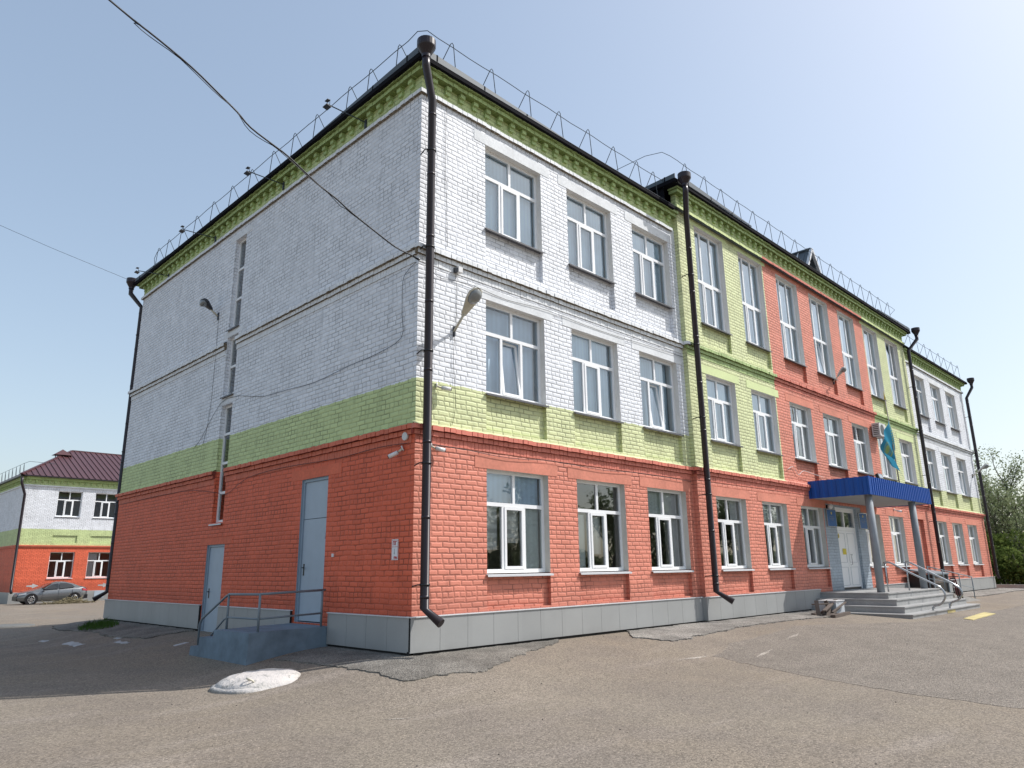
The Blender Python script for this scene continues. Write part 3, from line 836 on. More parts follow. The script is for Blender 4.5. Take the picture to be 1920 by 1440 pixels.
# plinth of grey panels with joints, metal cap, painted gap shade at the foot
def plinth(pl, u0, u1, joint0=.3):
    plm = MB(); u = u0; zb2 = -.55
    while u < u1-.02:
        e = min(u1, u+.602)
        pl.box(plm, u+.003, e-.003, -.052, -.02, zb2, -.02, M['plinth']); u = e
    pl.box(plm, u0, u1, -.045, -.005, zb2+.02, -.022, M['dark'])
    pl.box(plm, u0-.01, u1+.01, -.070, .0, -.022, -.006, M['sill'])
    pl.box(plm, u0, u1, -.02, .03, -1.3, zb2+.02, M['dark'])
    plm.build('plinth', school)
plinth(PL, -.052, XM0-.02); plinth(Plane('F', -.13), XM0-.05, 15.25); plinth(Plane('F', -.13), 20.0, XM1+.03); plinth(PL, XM1+.03, XE+.052)
plinth(PS, -.02, 2.42); plinth(PS, 3.80, 7.08); plinth(PS, 8.12, YB+.05)
bp = MB(); bp.box(XM0-.053, XM0-.02, -.178, -.054, -.55, -.02, M['plinth']); bp.box(XM0-.02, XM0+.1, -.12, -.02, -1.2, -.03, M['dark']); bp.build('plinth', school)
bp = MB(); PS.box(bp, 2.42, 3.80, -.004, .03, -1.2, -.222, M['br']); bp.build('pier_base', school)

# roofs
rf = MB(); ov = .28
def hip(x0, x1, y0, y1, z, hgt, m):
    r_ = (y1-y0)/2
    a = (x0+r_, (y0+y1)/2, z+hgt); b = (x1-r_, (y0+y1)/2, z+hgt)
    if a[0] > b[0]: a = b = ((x0+x1)/2, (y0+y1)/2, z+hgt)
    rf.face([(x0, y0, z), (x1, y0, z), b, a], m); rf.face([(x1, y1, z), (x0, y1, z), a, b], m)
    rf.face([(x0, y1, z), (x0, y0, z), a], m); rf.face([(x1, y0, z), (x1, y1, z), b], m)
hip(-ov, XE+ov, -ov, YB+ov, LZ+.03, 2.4, M['roofgrey'])
hip(XM0-.42, XM1+.42, -.13-ov, YB+.4, MZ+.06, 2.6, M['roofgrey'])
# raised side walls of the middle roof, clad in dark sheet
rf.box(XM0-.33, XM0-.30, .02, YB+.2, LZ-.1, MZ-.03, M['fascia']); rf.box(XM1+.30, XM1+.33, .02, YB+.2, LZ-.1, MZ-.03, M['fascia'])
rf.build('roof', school)
ev = MB()
def eave(x0, x1, y0, y1, z, h=.085):
    ev.box(x0, x1, y0, y1, z-h, z, M['fascia'])
eave(-ov, XM0-.30, -ov, .3, LZ+.02); eave(XM1+.30, XE+ov, -ov, .3, LZ+.02)
eave(-ov, .3, .3, YB+ov, LZ+.02)
eave(XM0-.42, XM1+.42, -.13-ov, .15, MZ+.05, .10)
ev.box(XM0-.42, XM0-.28, .15, YB+.3, MZ-.05, MZ+.05, M['fascia'])
# thin bright drip edge
ev.box(-ov-.004, XM0-.33, -ov-.006, -ov+.04, LZ+.021, LZ+.027, M['roofgrey']); ev.box(XM0-.43, XM1+.43, -.13-ov-.006, -.13-ov+.04, MZ+.051, MZ+.057, M['roofgrey'])
ev.build('eave', school)
# upstands that lead rain water to the corner funnels
def upstand(p0, p1, h=.17):
    up = MB()
    p0, p1 = Vector(p0), Vector(p1)
    d = (p1-p0); n = Vector((-d.y, d.x, 0)).normalized()*.012
    Z = Vector((0, 0, h))
    up.hexa([p0-n, p0+n, p1+n, p1-n, p0-n+Z*.15, p0+n+Z*.15, p1+n+Z, p1-n+Z], M['roofgrey'])
    k = int(d.length/1.1)
    for i in range(1, k+1):
        q = p0.lerp(p1, i/(k+.3)); up.box(q.x-.016, q.x+.016, q.y-.016, q.y+.016, q.z, q.z+h*i/(k+.3)+.012, M['fascia'])
    up.build('gutter_upstand', school)
ez = LZ+.03
upstand((3.9, -ov+.02, ez), (-.22, -ov+.03, ez)); upstand((-ov+.02, 3.6, ez), (-ov+.03, -.2, ez))
upstand((-ov+.02, 12.2, ez), (-ov+.03, 15.2, ez), .14)
ez = MZ+.062
upstand((12.6, -.43, ez), (8.6, -.42, ez)); upstand((XM0-.40, 4.2, ez), (XM0-.39, -.4, ez), .14); upstand((23.5, -.43, ez), (27.6, -.42, ez), .12)

# windows of the school
def zblind(u0, u1, z0, z1):
    W = u1-u0
    return [(u0+.03, u0+.30*W, z0+.42, z0+1.22, 'blindz'), (u0+.34*W, u0+.64*W, z0+.55, z0+1.22, 'blindz'), (u0+.68*W, u1-.04, z0+.05, z0+1.22, 'blindg'), (u0+.04, u1-.04, z0+1.25, z1-.03, 'blind2')]
for i, (a, b) in enumerate(left_u):
    W = b-a
    window(PL, a, b, *FL[2], school, blind='blind')
    window(PL, a, b, *FL[1], school, blind='blind2' if i == 0 else 'blind', tilt=(i in (0, 2)))
    c, e = FL[0]
    if i == 0: bl = zblind(a, b, c, e)
    elif i == 1: bl = [(a+.03, a+.31*W, c+.05, e-.7, 'blindg'), (a+.35*W, a+.64*W, c+.35, e-.7, 'blindg')]
    else: bl = [(a+.62*W, b-.05, c+.05, e-.05, 'curtain'), (a+.05, a+.60*W, e-.62, e-.05, 'blindg')]
    window(PL, a, b, c, e, school, blinds=bl)
for i, (a, b) in enumerate(right_u):
    W = b-a
    for k, (c, e) in enumerate(FL):
        bl = [(a+.5*W, b-.05, c+.05, e-.05, 'curtain')] if k == 0 else [(a+.03, b-.03, c+.05, e-.03, 'blind2')]
        window(PL, a, b, c, e, school, blinds=bl, tilt=(k == 2 and i == 0) or (k == 1 and i == 2))
for i, (a, b) in enumerate(mid_u):
    W = b-a
    window(PM, a, b, 7.19, 10.08, school, kind='tall', blinds=[(a+.02, b-.02, 7.2, 10.0, 'blind')] if i != 6 else [(a+.3, b-.5, 7.2, 10.0, 'blind')], tilt=(i in (3, 5)), fd=.14)
    bl = [(a+.02, b-.02, 3.96, 5.68, 'blind')] if i < 2 else ([(a+.02, a+.6, 3.96, 5.68, 'blind2'), (b-.4, b-.05, 3.96, 5.68, 'curtain')] if i != 4 else [(a+.1, a+.55*W, 3.96, 5.1, 'blindg')])
    window(PM, a, b, 3.94, 5.72, school, blinds=bl, fd=.14)
    if i in (3, 6): continue
    bl = [(b-.45, b-.05, .7, 2.42, 'curtain'), (a+.05, a+.32, .7, 2.42, 'curtain')] if i in (0, 4) else [(a+.62*W, b-.05, .7, 2.42, 'curtain'), (a+.05, a+.6*W, 1.86, 2.42, 'blindg')]
    window(PM, a, b, .64, 2.46, school, blinds=bl, fd=.14)
for (c, e, k) in ((1.87, 4.76, 'n4'), (5.0, 6.55, 'n2'), (6.77, 9.27, 'n3')):
    window(PS, 7.34, 7.96, c, e, school, kind=k, blinds=[], fd=.105)

# doors
def metal_door(u0, u1, z0, z1, split, hu, hz, label):
    d = MB(); F_ = M['doorframe']
    PS.box(d, u0, u0+.055, .035, .15, z0, z1, F_); PS.box(d, u1-.055, u1, .035, .15, z0, z1, F_); PS.box(d, u0+.055, u1-.055, .035, .15, z1-.055, z1, F_)
    PS.box(d, u0+.060, u1-.060, .060, .12, z0+.02, split-.006 if split else z1-.06, M['doorblue'])
    if split: PS.box(d, u0+.060, u1-.060, .062, .12, split+.006, z1-.06, M['doorblue'])
    PS.box(d, u0+.055, u1-.055, .10, .16, z0, z1-.055, M['dark'])
    o = d.build('door', school); o['label'] = label
    h = MB()
    PS.box(h, hu-.02, hu+.02, .052, .062, hz-.11, hz+.11, M['black'])
    h.tube([PS.P(hu, .055, hz+.04), PS.P(hu, .01, hz+.04), PS.P(hu-.10, .01, hz+.03)], .009, M['black'], 6)
    h.build('handle', o)
    hg = MB()
    for z in (z0+.45, z1-.9 if not split else split-.35):
        hg.tube([PS.P(u0+.052, .03, z-.06), PS.P(u0+.052, .03, z+.06)], .013, M['doorframe'], 6)
    hg.build('hinges', o)
metal_door(2.71, 3.71, -.22, 2.51, 1.72, 3.56, .75, 'tall grey-blue metal door with a fixed panel above, on the shaded side')
metal_door(7.12, 8.08, -.66, 1.36, None, 7.90, .25, 'low grey-blue metal door on the shaded side')
# entrance double door
ed = MB(); P_ = M['pvc']
X0, X1 = 17.20, 19.06; DD = .10
def eb(u0, u1, d0, d1, z0, z1, m, mb=None): PM.box(mb or ed, u0, u1, d0, d1, z0, z1, m)
eb(X0, X0+.07, DD, DD+.09, -.09, 2.56, P_); eb(X1-.07, X1, DD, DD+.09, -.09, 2.56, P_); eb(X0+.07, X1-.07, DD, DD+.09, 2.42, 2.56, P_); eb(X0+.07, X1-.07, DD, DD+.09, 1.80, 1.92, P_)
eb(18.10, 18.16, DD, DD+.09, 1.92, 2.42, P_)
edo = ed.build('entrance_door', school)
gl = MB(); PM.quad(gl, X0+.07, X1-.07, 1.92, 2.42, DD+.04, M['glass']); gl.build('pane', edo)
for (a, b) in ((X0+.075, 18.125), (18.135, X1-.075)):
    lf = MB()
    eb(a, b, DD+.012, DD+.06, -.03, 1.795, P_, lf)
    for (c, e) in ((.03, .62), (.76, 1.72)):
        # raised stiles round two sunk panels
        for bx in ((a+.10, b-.10, c, c+.015), (a+.10, b-.10, e-.015, e), (a+.10, a+.115, c+.015, e-.015), (b-.115, b-.10, c+.015, e-.015)):
            eb(bx[0], bx[1], DD+.004, DD+.012, bx[2], bx[3], M['foam'], lf)
    lo = lf.build('door_leaf', edo)
hd_ = MB(); hd_.tube([PM.P(18.26, DD, .68), PM.P(18.26, DD-.06, .70), PM.P(18.26, DD-.06, .98), PM.P(18.34, DD-.06, 1.02), PM.P(18.34, DD, 1.02)], .011, M['steel'], 6)
hd_.build('handle', edo)
thr = MB(); eb(X0+.07, X1-.07, DD+.02, DD+.1, -.095, -.032, M['black'], thr); thr.build('threshold', edo)

# downpipes (parts of the school)
def downpipe(x, y, ztop, zbot, funnel, kick, r=.075, plane='F'):
    """vertical pipe at (x,y); funnel=(fx,fy,fz); kick: offset of the outlet"""
    p = MB(); fx, fy, fz = funnel
    pts = [(fx, fy, fz-.30), (fx, fy, fz-.52), (x, y, ztop), (x, y, zbot), (x+kick[0], y+kick[1], zbot+kick[2])]
    pts2 = []
    for i, q in enumerate(pts): pts2.append(q)
    p.tube(pts2, r, M['pipe'], 16, caps=True)
    z = zbot+.15
    while z < ztop:   # sleeve joints
        p.tube([(x, y, z), (x, y, z+.05)], r+.004, M['pipe'], 16); z += 1.25
    o = p.build('downpipe', school)
    f = MB(); n = 20
    prof = [(0.085, fz-.36), (.085, fz-.30), (.172, fz-.15), (.178, fz-.13), (.178, fz), (.165, fz), (.165, fz-.12), (0.02, fz-.28)]
    b0 = len(f.v); mi_ = f.mi(M['pipe'])
    for (rad, z_) in prof:
        for k in range(n): t = 2*PI*k/n; f.v.append((fx+rad*math.cos(t), fy+rad*math.sin(t), z_))
    for i in range(len(prof)-1):
        for k in range(n): f.f.append((b0+i*n+k, b0+i*n+(k+1) % n, b0+(i+1)*n+(k+1) % n, b0+(i+1)*n+k)); f.m.append(mi_); f.sm.append(False)
    f.build('funnel', o)
    z = zbot+.35
    while z < ztop:
        br = MB()
        br.tube([(x, y, z), (x, y, z+.03)], r+.012, M['black'], 14)
        if plane == 'F': br.tube([(x-r-.01, y, z+.015), (x-r-.05, y+.03, z+.015), (x-r-.02, 0, z-.01)], .012, M['black'], 6)
        else: br.tube([(x, y+.08, z+.015), (0, y+.02, z+.0)], .012, M['black'], 6)
        br.build('bracket', o); z += 1.95
downpipe(.10, -.20, 9.36, .12, (-.22, -.40, 10.38), (.10, -.30, -.22))
downpipe(8.86, -.34, 9.95, .12, (8.44, -.62, 11.02), (.16, -.34, -.24))
downpipe(27.22, -.34, 9.95, .1, (27.75, -.62, 11.06), (.2, -.3, -.2))
downpipe(36.85, -.2, 9.3, .1, (37.25, -.45, 10.42), (.04, -.06, -.2))
downpipe(.03, 15.16, 9.35, .22, (-.30, 15.40, 10.36), (-.34, .12, -.24), plane='L')

# dormer on the middle roof
dm = MB()
px, pz = 18.75, 12.35; yb0 = .15
hw = .98; zlow = pz-1.45
dm.face([(px, yb0, pz), (px-hw, yb0, zlow), (px-hw, yb0+3.2, zlow+.0), (px, yb0+3.2, pz)], M['roofgrey'])
dm.face([(px, yb0, pz), (px, yb0+3.2, pz), (px+hw, yb0+3.2, zlow), (px+hw, yb0, zlow)], M['roofgrey'])
dm.face([(px, yb0+.25, pz-.08), (px-hw, yb0+.25, zlow-.08), (px+hw, yb0+.25, zlow-.08)], M['black'])  # black face stands in for the shade inside the open gable
for s_ in (-1, 1): dm.bar((px, yb0, pz+.01), (px+s_*hw, yb0, zlow+.01), .10, .09, M['sill'])
for t in (.5, .9, 1.3, 1.7): dm.bar((px, yb0+t, pz+.015), (px-hw, yb0+t, zlow+.015), .05, .05, M['sill'])
dm.bar((px, yb0, pz+.03), (px, yb0+3.2, pz+.03), .16, .05, M['roofgrey'])
dm.build('dormer', school)

# ------------------------------------------------------------------ roof railings
def railing(name, label, legs, zbase, ztop, path, axis_, inset, group):
    """legs: positions along the axis; each stanchion a bent rod"""
    p0 = legs[0]
    base = (p0, inset, zbase) if axis_ == 'x' else (inset, p0, zbase)
    e = empty(name, base, label=label, category='railing', group=group)
    m = M['thinrail']
    for q in legs:
        s = MB()
        def P(a, b, z): return (a, b, z) if axis_ == 'x' else (b, a, z)
        j = random.uniform(-.03, .03)
        s.tube([P(q-.26, inset+.30, zbase+.05), P(q-.03, inset+.02+j, ztop+.09), P(q+.0, inset+.01+j, ztop+.13), P(q+.03, inset+j, ztop+.09), P(q+.06, inset-.05, zbase+.02)], .009, m, 5)
        s.build('stanchion', e)
    r_ = MB(); r_.tube(path, .0085, m, 5); r_.build('rail', e)
    return e
def wob(a, b, n, f):
    return [f(a+(b-a)*i/n, .012*math.sin(i*1.7)) for i in range(n+1)]
iy = -.05
legsA = [.72, 1.84, 2.92, 4.00, 5.05, 6.10, 7.10, 7.85]
pathA = wob(8.5, .35, 20, lambda t, w_: (t, iy+.02, 11.00+w_))+[(.10, iy+.04, 11.05), (-.02, iy+.2, 11.06)]+wob(.45, 14.1, 28, lambda t, w_: (-.03, t, 11.00+w_))+[(.0, 14.4, 10.88), (.1, 14.55, 10.55)]
railing('roof_railing', 'thin wire snow railing around the near wing roof, with bent stanchions', legsA, 10.2, 10.98, pathA, 'x', iy, 'roof railings')
railL = [o for o in col.objects if o.name == 'roof_railing'][0]
for q in (.75, 1.77, 2.58, 3.98, 5.02, 6.10, 7.3, 8.48, 9.70, 10.9, 12.0, 13.1, 13.98):
    s = MB()
    s.tube([(.30, q-.26, 10.25), (0., q-.03, 11.07), (-.02, q, 11.11), (-.03, q+.03, 11.07), (-.08, q+.06, 10.22)], .009, M['thinrail'], 5)
    s.build('stanchion', railL)
legsM = [9.6+i*1.045 for i in range(17)]
pathM = [(8.3, 5., 11.98), (8.3, 3., 12.0), (8.32, .5, 12.02), (8.5, .05, 12.02)]+wob(8.8, 27.3, 50, lambda t, w_: (t, -.02, 12.0+w_))+[(27.6, .3, 11.9)]
railing('roof_railing', 'thin wire snow railing along the higher middle roof', legsM, 11.0, 11.97, pathM, 'x', -.02, 'roof railings')
legsR = [28.6+i*1.15 for i in range(8)]
railing('roof_railing', 'thin wire snow railing on the far wing roof', legsR, 10.2, 10.98, wob(27.9, 36.9, 20, lambda t, w_: (t, iy, 11.0+w_)), 'x', iy, 'roof railings')

# ------------------------------------------------------------------ entrance canopy, columns, steps
can = empty('entrance_canopy', (18.2, -1.0, -.1), label='flat porch roof with blue corrugated sheet edge above the main entrance', category='canopy')
CX0, CX1, CY0, CY1, CZ0, CZ1 = 15.28, 21.10, -1.95, -.14, 2.70, 3.24
fs = MB()
def corr(p0, p1, n, z0, z1, nrm):
    p0, p1 = Vector(p0), Vector(p1)
    prof = []
    k = int((p1-p0).length/n)
    for i in range(k):
        a, b = i/k, (i+1)/k; L_ = b-a
        for t, o in ((0, 0), (.30, 0), (.42, 1), (.80, 1), (.92, 0)):
            prof.append(p0.lerp(p1, a+L_*t)+nrm*(.028*o))
    prof.append(p1.copy())
    for i in range(len(prof)-1):
        q, r_ = prof[i], prof[i+1]
        fs.face([(q.x, q.y, z0), (r_.x, r_.y, z0), (r_.x, r_.y, z1), (q.x, q.y, z1)], M['blue'])
corr((CX0, CY0, 0), (CX1, CY0, 0), .175, CZ0, CZ1, Vector((0, -1, 0)))
corr((CX0, CY1, 0), (CX0, CY0, 0), .23, CZ0, CZ1, Vector((-1, 0, 0)))
corr((CX1, CY0, 0), (CX1, CY1, 0), .175, CZ0, CZ1, Vector((1, 0, 0)))
for c_ in ((CX0-.02, CY0-.02),): fs.box(c_[0]-.012, c_[0]+.05, c_[1]-.012, c_[1]+.05, CZ0-.004, CZ1+.006, M['blue'])
fs.build('fascia', can)
sf = MB(); sf.box(CX0+.03, CX1-.03, CY0+.03, CY1-.002, CZ0+.03, CZ0+.16, M['soffit'])
y = CY0+.12
while y < CY1-.05: sf.box(CX0+.035, CX1-.035, y, y+.085, CZ0+.018, CZ0+.03, M['soffit']); y += .10
sf.build('soffit', can)
tp = MB(); tp.box(CX0+.02, CX1-.02, CY0+.02, CY1-.002, CZ0+.17, CZ1-.05, M['black']); tp.build('roof_deck', can)
for x in (15.62, 19.58):
    c_ = MB(); c_.tube([(x, -1.78, -.10), (x, -1.78, CZ0+.03)], .106, M['column'], 24); c_.build('column', can)
    
st = empty('entrance_steps', (17.5, -1.5, -.75), label='grey stone steps rising on three sides to the main door', category='steps')
sx = [(15.20, 20.0), (14.87, 20.25), (14.50, 20.5), (14.10, 20.8)]; sy = [-2.10, -2.40, -2.70, -3.0]; sz = [-.10, -.26, -.43, -.60]
for i in range(4):
    s = MB(); z0 = -1.05 if i == 3 else sz[i+1]-.02
    zt = sz[i]
    # individual blocks along the front so joints show
    x = sx[i][0]; k = 0
    while x < sx[i][1]-.01:
        e = min(sx[i][1], x+.98+.1*((k*37) % 5)/5); s.box(x+.004, e-.004, sy[i], -.145+.0, z0, zt-.03-.001, M['step']); s.box(x+.002 - (.02 if k == 0 else 0), e-.002, sy[i]-.025, -.145, zt-.03, zt, M['step']); x = e; k += 1
    s.build('step', st)
mk = MB(); mk.box(17.2, 18.0, -3.004, -3.001, -.72, -.63, M['roadyellow']); mk.build('paint_trace', st)

def hand_rail(X, pts, posts, label):
    e = empty('stair_handrail', (X, -1.9, -.1), label=label, category='handrail', group='curved handrails on the entrance steps')
    r_ = MB(); r_.tube([(X, a, z) for a, z in pts], .026, M['steel'], 10); r_.build('rail', e)
    for (a, z0, z1) in posts:
        p = MB(); p.tube([(X, a, z0), (X, a, z1)], .023, M['steel'], 10); p.build('post', e)
def smooth(pts, n=4):
    out = []
    P = [pts[0]]+pts+[pts[-1]]
    for i in range(1, len(P)-2):
        for j in range(n):
            t = j/n
            out.append(tuple(.5*((2*P[i][k])+(-P[i-1][k]+P[i+1][k])*t+(2*P[i-1][k]-5*P[i][k]+4*P[i+1][k]-P[i+2][k])*t*t+(-P[i-1][k]+3*P[i][k]-3*P[i+1][k]+P[i+2][k])*t**3) for k in range(len(P[0]))))
    out.append(tuple(pts[-1])); return out
hand_rail(16.35, smooth([(-1.70, .72), (-1.88, .74), (-2.33, .48), (-2.90, .17), (-3.15, .02), (-3.24, -.20), (-3.10, -.42), (-2.92, -.49), (-2.87, -.56)]), [(-1.74, -.1, .72), (-2.87, -.6, -.50)], 'left one of the two curved steel handrails on the entrance steps')
hand_rail(17.65, smooth([(-1.90, .72), (-2.04, .73), (-2.66, .38), (-3.10, .13), (-3.30, -.03), (-3.34, -.20), (-3.22, -.35), (-3.02, -.44), (-2.98, -.54)]), [(-1.92, -.1, .72), (-2.96, -.6, -.46)], 'right one of the two curved steel handrails on the entrance steps')
# thin infill railing behind and the ramp
rp = empty('ramp_railing', (20, -1.9, -.6), label='thin grey railing sloping down beside the access ramp', category='railing')
r_ = MB()
r_.tube([(19.75, -1.9, .60), (25.0, -1.9, .17)], .018, M['rail'], 8); r_.build('rail', rp)
r_ = MB(); r_.tube([(19.75, -1.9, .22), (25.0, -1.9, -.22)], .012, M['rail'], 8); r_.build('lower_rail', rp)
for x in (19.8, 21.4, 23.3, 24.95):
    t = (x-19.75)/5.25; p = MB(); p.tube([(x, -1.9, -.12-.55*t), (x, -1.9, .60-.43*t)], .018, M['rail'], 8); p.build('post', rp)
ra = MB()
ra.hexa([(20.02, -2.0, -1.0), (25.6, -2.0, -1.0), (25.6, -1.05, -1.0), (20.02, -1.05, -1.0), (20.02, -2.0, -.13), (25.6, -2.0, -.70), (25.6, -1.05, -.70), (20.02, -1.05, -.13)], M['conc'])
ra.build('access_ramp', label='low concrete ramp leaving the right end of the entrance steps', category='ramp')
# dark cellar hatch box beyond the steps
ch = empty('cellar_hatch', (24.2, -.6, -.6), label='dark boxed cellar entry against the wall behind the ramp railing', category='hatch')
b_ = MB(); b_.box(23.3, 25.1, -1.02, -.19, -.8, .28, M['black']); b_.build('box', ch)
b_ = MB(); b_.hexa([(23.2, -1.1, .28), (25.2, -1.1, .28), (25.2, -.19, .44), (23.2, -.19, .44), (23.2, -1.1, .33), (25.2, -1.1, .33), (25.2, -.19, .49), (23.2, -.19, .49)], M['rail']); b_.build('lid', ch)
b_ = MB(); b_.box(23.4, 24.6, -1.035, -1.022, -.02, .22, M['wood']); b_.build('panel', ch)
for x in (23.28, 25.05):
    b_ = MB(); b_.box(x, x+.08, -1.07, -1.03, -.8, .28, M['rail']); b_.build('post', ch)

# white lamp, plaques, stickers at the door
def plaque(x0, x1, z0, z1, label, emb):
    e = MB(); PM.box(e, x0, x1, -.05, -.004, z0, z1, M['sign_blue'])
    for bx in ((x0, x1, z0-.012, z0), (x0, x1, z1, z1+.012), (x0-.012, x0, z0-.012, z1+.012), (x1, x1+.012, z0-.012, z1+.012)): PM.box(e, bx[0], bx[1], -.053, -.004, bx[2], bx[3], M['steel'])
    o = e.build('wall_plaque', label=label, category='plaque', group='blue plaques beside the entrance')
    t = MB(); cx = (x0+x1)/2
    t.tube([PM.P(cx, -.051, z1-.10), PM.P(cx, -.053, z1-.10)], .045, M['gold'], 16)
    for k in range(3):
        wv = (.16, .19, .13)[k]; z = z1-.22-.05*k
        PM.box(t, cx-wv, cx+wv, -.0525, -.0505, z, z+.0035, M['gold'])
    t.build('print', o)
plaque(16.40, 17.10, 1.90, 2.42, 'blue name plaque left of the entrance door', 1)
plaque(19.15, 19.80, 1.90, 2.42, 'blue name plaque right of the entrance door, half behind the column', 0)
q = MB(); PM.box(q, 17.72, 18.02, DD+.0005, DD+.0035, 1.02, 1.21, M['yellow']); q.build('door_notice', label='yellow rectangular notice on the white entrance door', category='notice')
q = MB()
q.tube([PM.P(17.50, DD+.0030, 1.62), PM.P(17.50, DD+.0005, 1.62)], .075, M['yellow'], 20)
q.tube([PM.P(17.50, DD+.0015, 1.62), PM.P(17.50, DD-.0002, 1.62)], .030, M['sign_ink'], 16)
q.build('door_sticker', label='round yellow sticker high on the left entrance door leaf', category='sticker')
q = empty('porch_lamp', (16.55, -.2, 2.50), label='small white globe lamp under the blue canopy, above the left plaque', category='lamp')
b_ = MB()
for i in range(8):
    pass
pr = [(0, -.09), (.05, -.075), (.082, -.03), (.082, .03), (.05, .075), (0, .09)]
b_.tube([(16.55, -.25, 2.52+z) for (_, z) in pr], [max(.004, r_) for (r_, _) in pr], M['camwhite'], 14); b_.build('globe', q)
b_ = MB(); b_.box(16.50, 16.60, -.20, -.134, 2.47, 2.57, M['black']); b_.build('bracket', q)

# spotlight on the canopy
q = empty('floodlight', (16.75, -1.75, 3.24), label='small black floodlight standing on the front edge of the blue canopy', category='floodlight')
b_ = MB(); b_.hexa([(16.55, -1.86, 3.28), (16.95, -1.86, 3.28), (16.95, -1.76, 3.26), (16.55, -1.76, 3.26), (16.55, -1.82, 3.44), (16.95, -1.82, 3.44), (16.95, -1.74, 3.40), (16.55, -1.74, 3.40)], M['black']); b_.build('body', q)
b_ = MB(); b_.face([(16.60, -1.863, 3.30), (16.90, -1.863, 3.30), (16.90, -1.828, 3.42), (16.60, -1.828, 3.42)], M['steel']); b_.build('lens', q)
b_ = MB(); b_.box(16.73, 16.77, -1.84, -1.78, 3.18, 3.27, M['black']); b_.build('foot', q)

# flag
fl = empty('flag', (19.2, -1.62, 3.2), label='turquoise flag with a golden sun hanging limp from its pole above the canopy', category='flag')
b_ = MB(); b_.tube([(19.24, -1.60, 3.1), (18.98, -1.60, 6.35)], [.022, .016], M['conc'], 8); b_.tube([(18.985, -1.60, 6.2), (18.965, -1.6, 6.5)], [.03, .004], M['gold'], 8); b_.build('pole', fl)
nU, nV = 28, 34
me = bpy.data.meshes.new('cloth'); vv = []; uvs = []; ff = []
for j in range(nV+1):
    t = j/nV                                   # 0 top of hoist, 1 bottom
    for i in range(nU+1):
        s_ = i/nU                              # 0 hoist, 1 fly
        hx = 18.99+.18*t; hz = 5.52-1.02*t
        # fly corner drapes down: the fly edge hangs below the hoist
        lx = hx - math.sin(s_*PI*.62)*(1.12-.68*t)*(1-.25*s_) + .10*t
        lz = hz - s_*(1.45-.50*t) - .03
        # bottom tail
        lx = lx + s_*s_*.42
        yy = -1.60 - .16*math.sin(s_*7.+t*1.2)*s_ - .05*math.sin(s_*15+t*3)
        vv.append((lx, yy, lz)); uvs.append((s_, 1-t, 0))
for j in range(nV):
    for i in range(nU): a = j*(nU+1)+i; ff.append((a, a+1, a+nU+2, a+nU+1))
me.from_pydata(vv, [], ff); at = me.attributes.new('flaguv', 'FLOAT_VECTOR', 'POINT'); at.data.foreach_set('vector', [c for u_ in uvs for c in u_])
me.materials.append(M['flag']); me.polygons.foreach_set('use_smooth', [True]*len(ff))
o = bpy.data.objects.new('cloth', me); col.objects.link(o); o.parent = fl; o.location = -fl.location
b_ = MB(); b_.tube([(19.02, -1.6, 5.5), (19.03, -1.6, 5.9), (19.0, -1.62, 6.3)], .007, M['twig'], 5); b_.build('cord', fl)

# air conditioner
ac = empty('air_conditioner', (22.0, -.3, 5.4), label='white air conditioner box on the wall above the flag', category='air conditioner')
b_ = MB(); b_.box(21.62, 22.28, -.46, -.18, 5.42, 5.92, M['ac']); b_.build('casing', ac)
b_ = MB(); b_.tube([(21.90, -.462, 5.67), (21.90, -.468, 5.67)], .20, M['black'], 20)
for k in range(6): b_.box(21.625-.008, 21.62, -.42, -.22, 5.47+.07*k, 5.50+.07*k, M['black'])
b_.build('grille', ac)
b_ = MB()
for x in (21.7, 22.2): b_.box(x-.015, x+.015, -.48, -.134, 5.385, 5.415, M['steel'])
b_.build('bracket', ac)

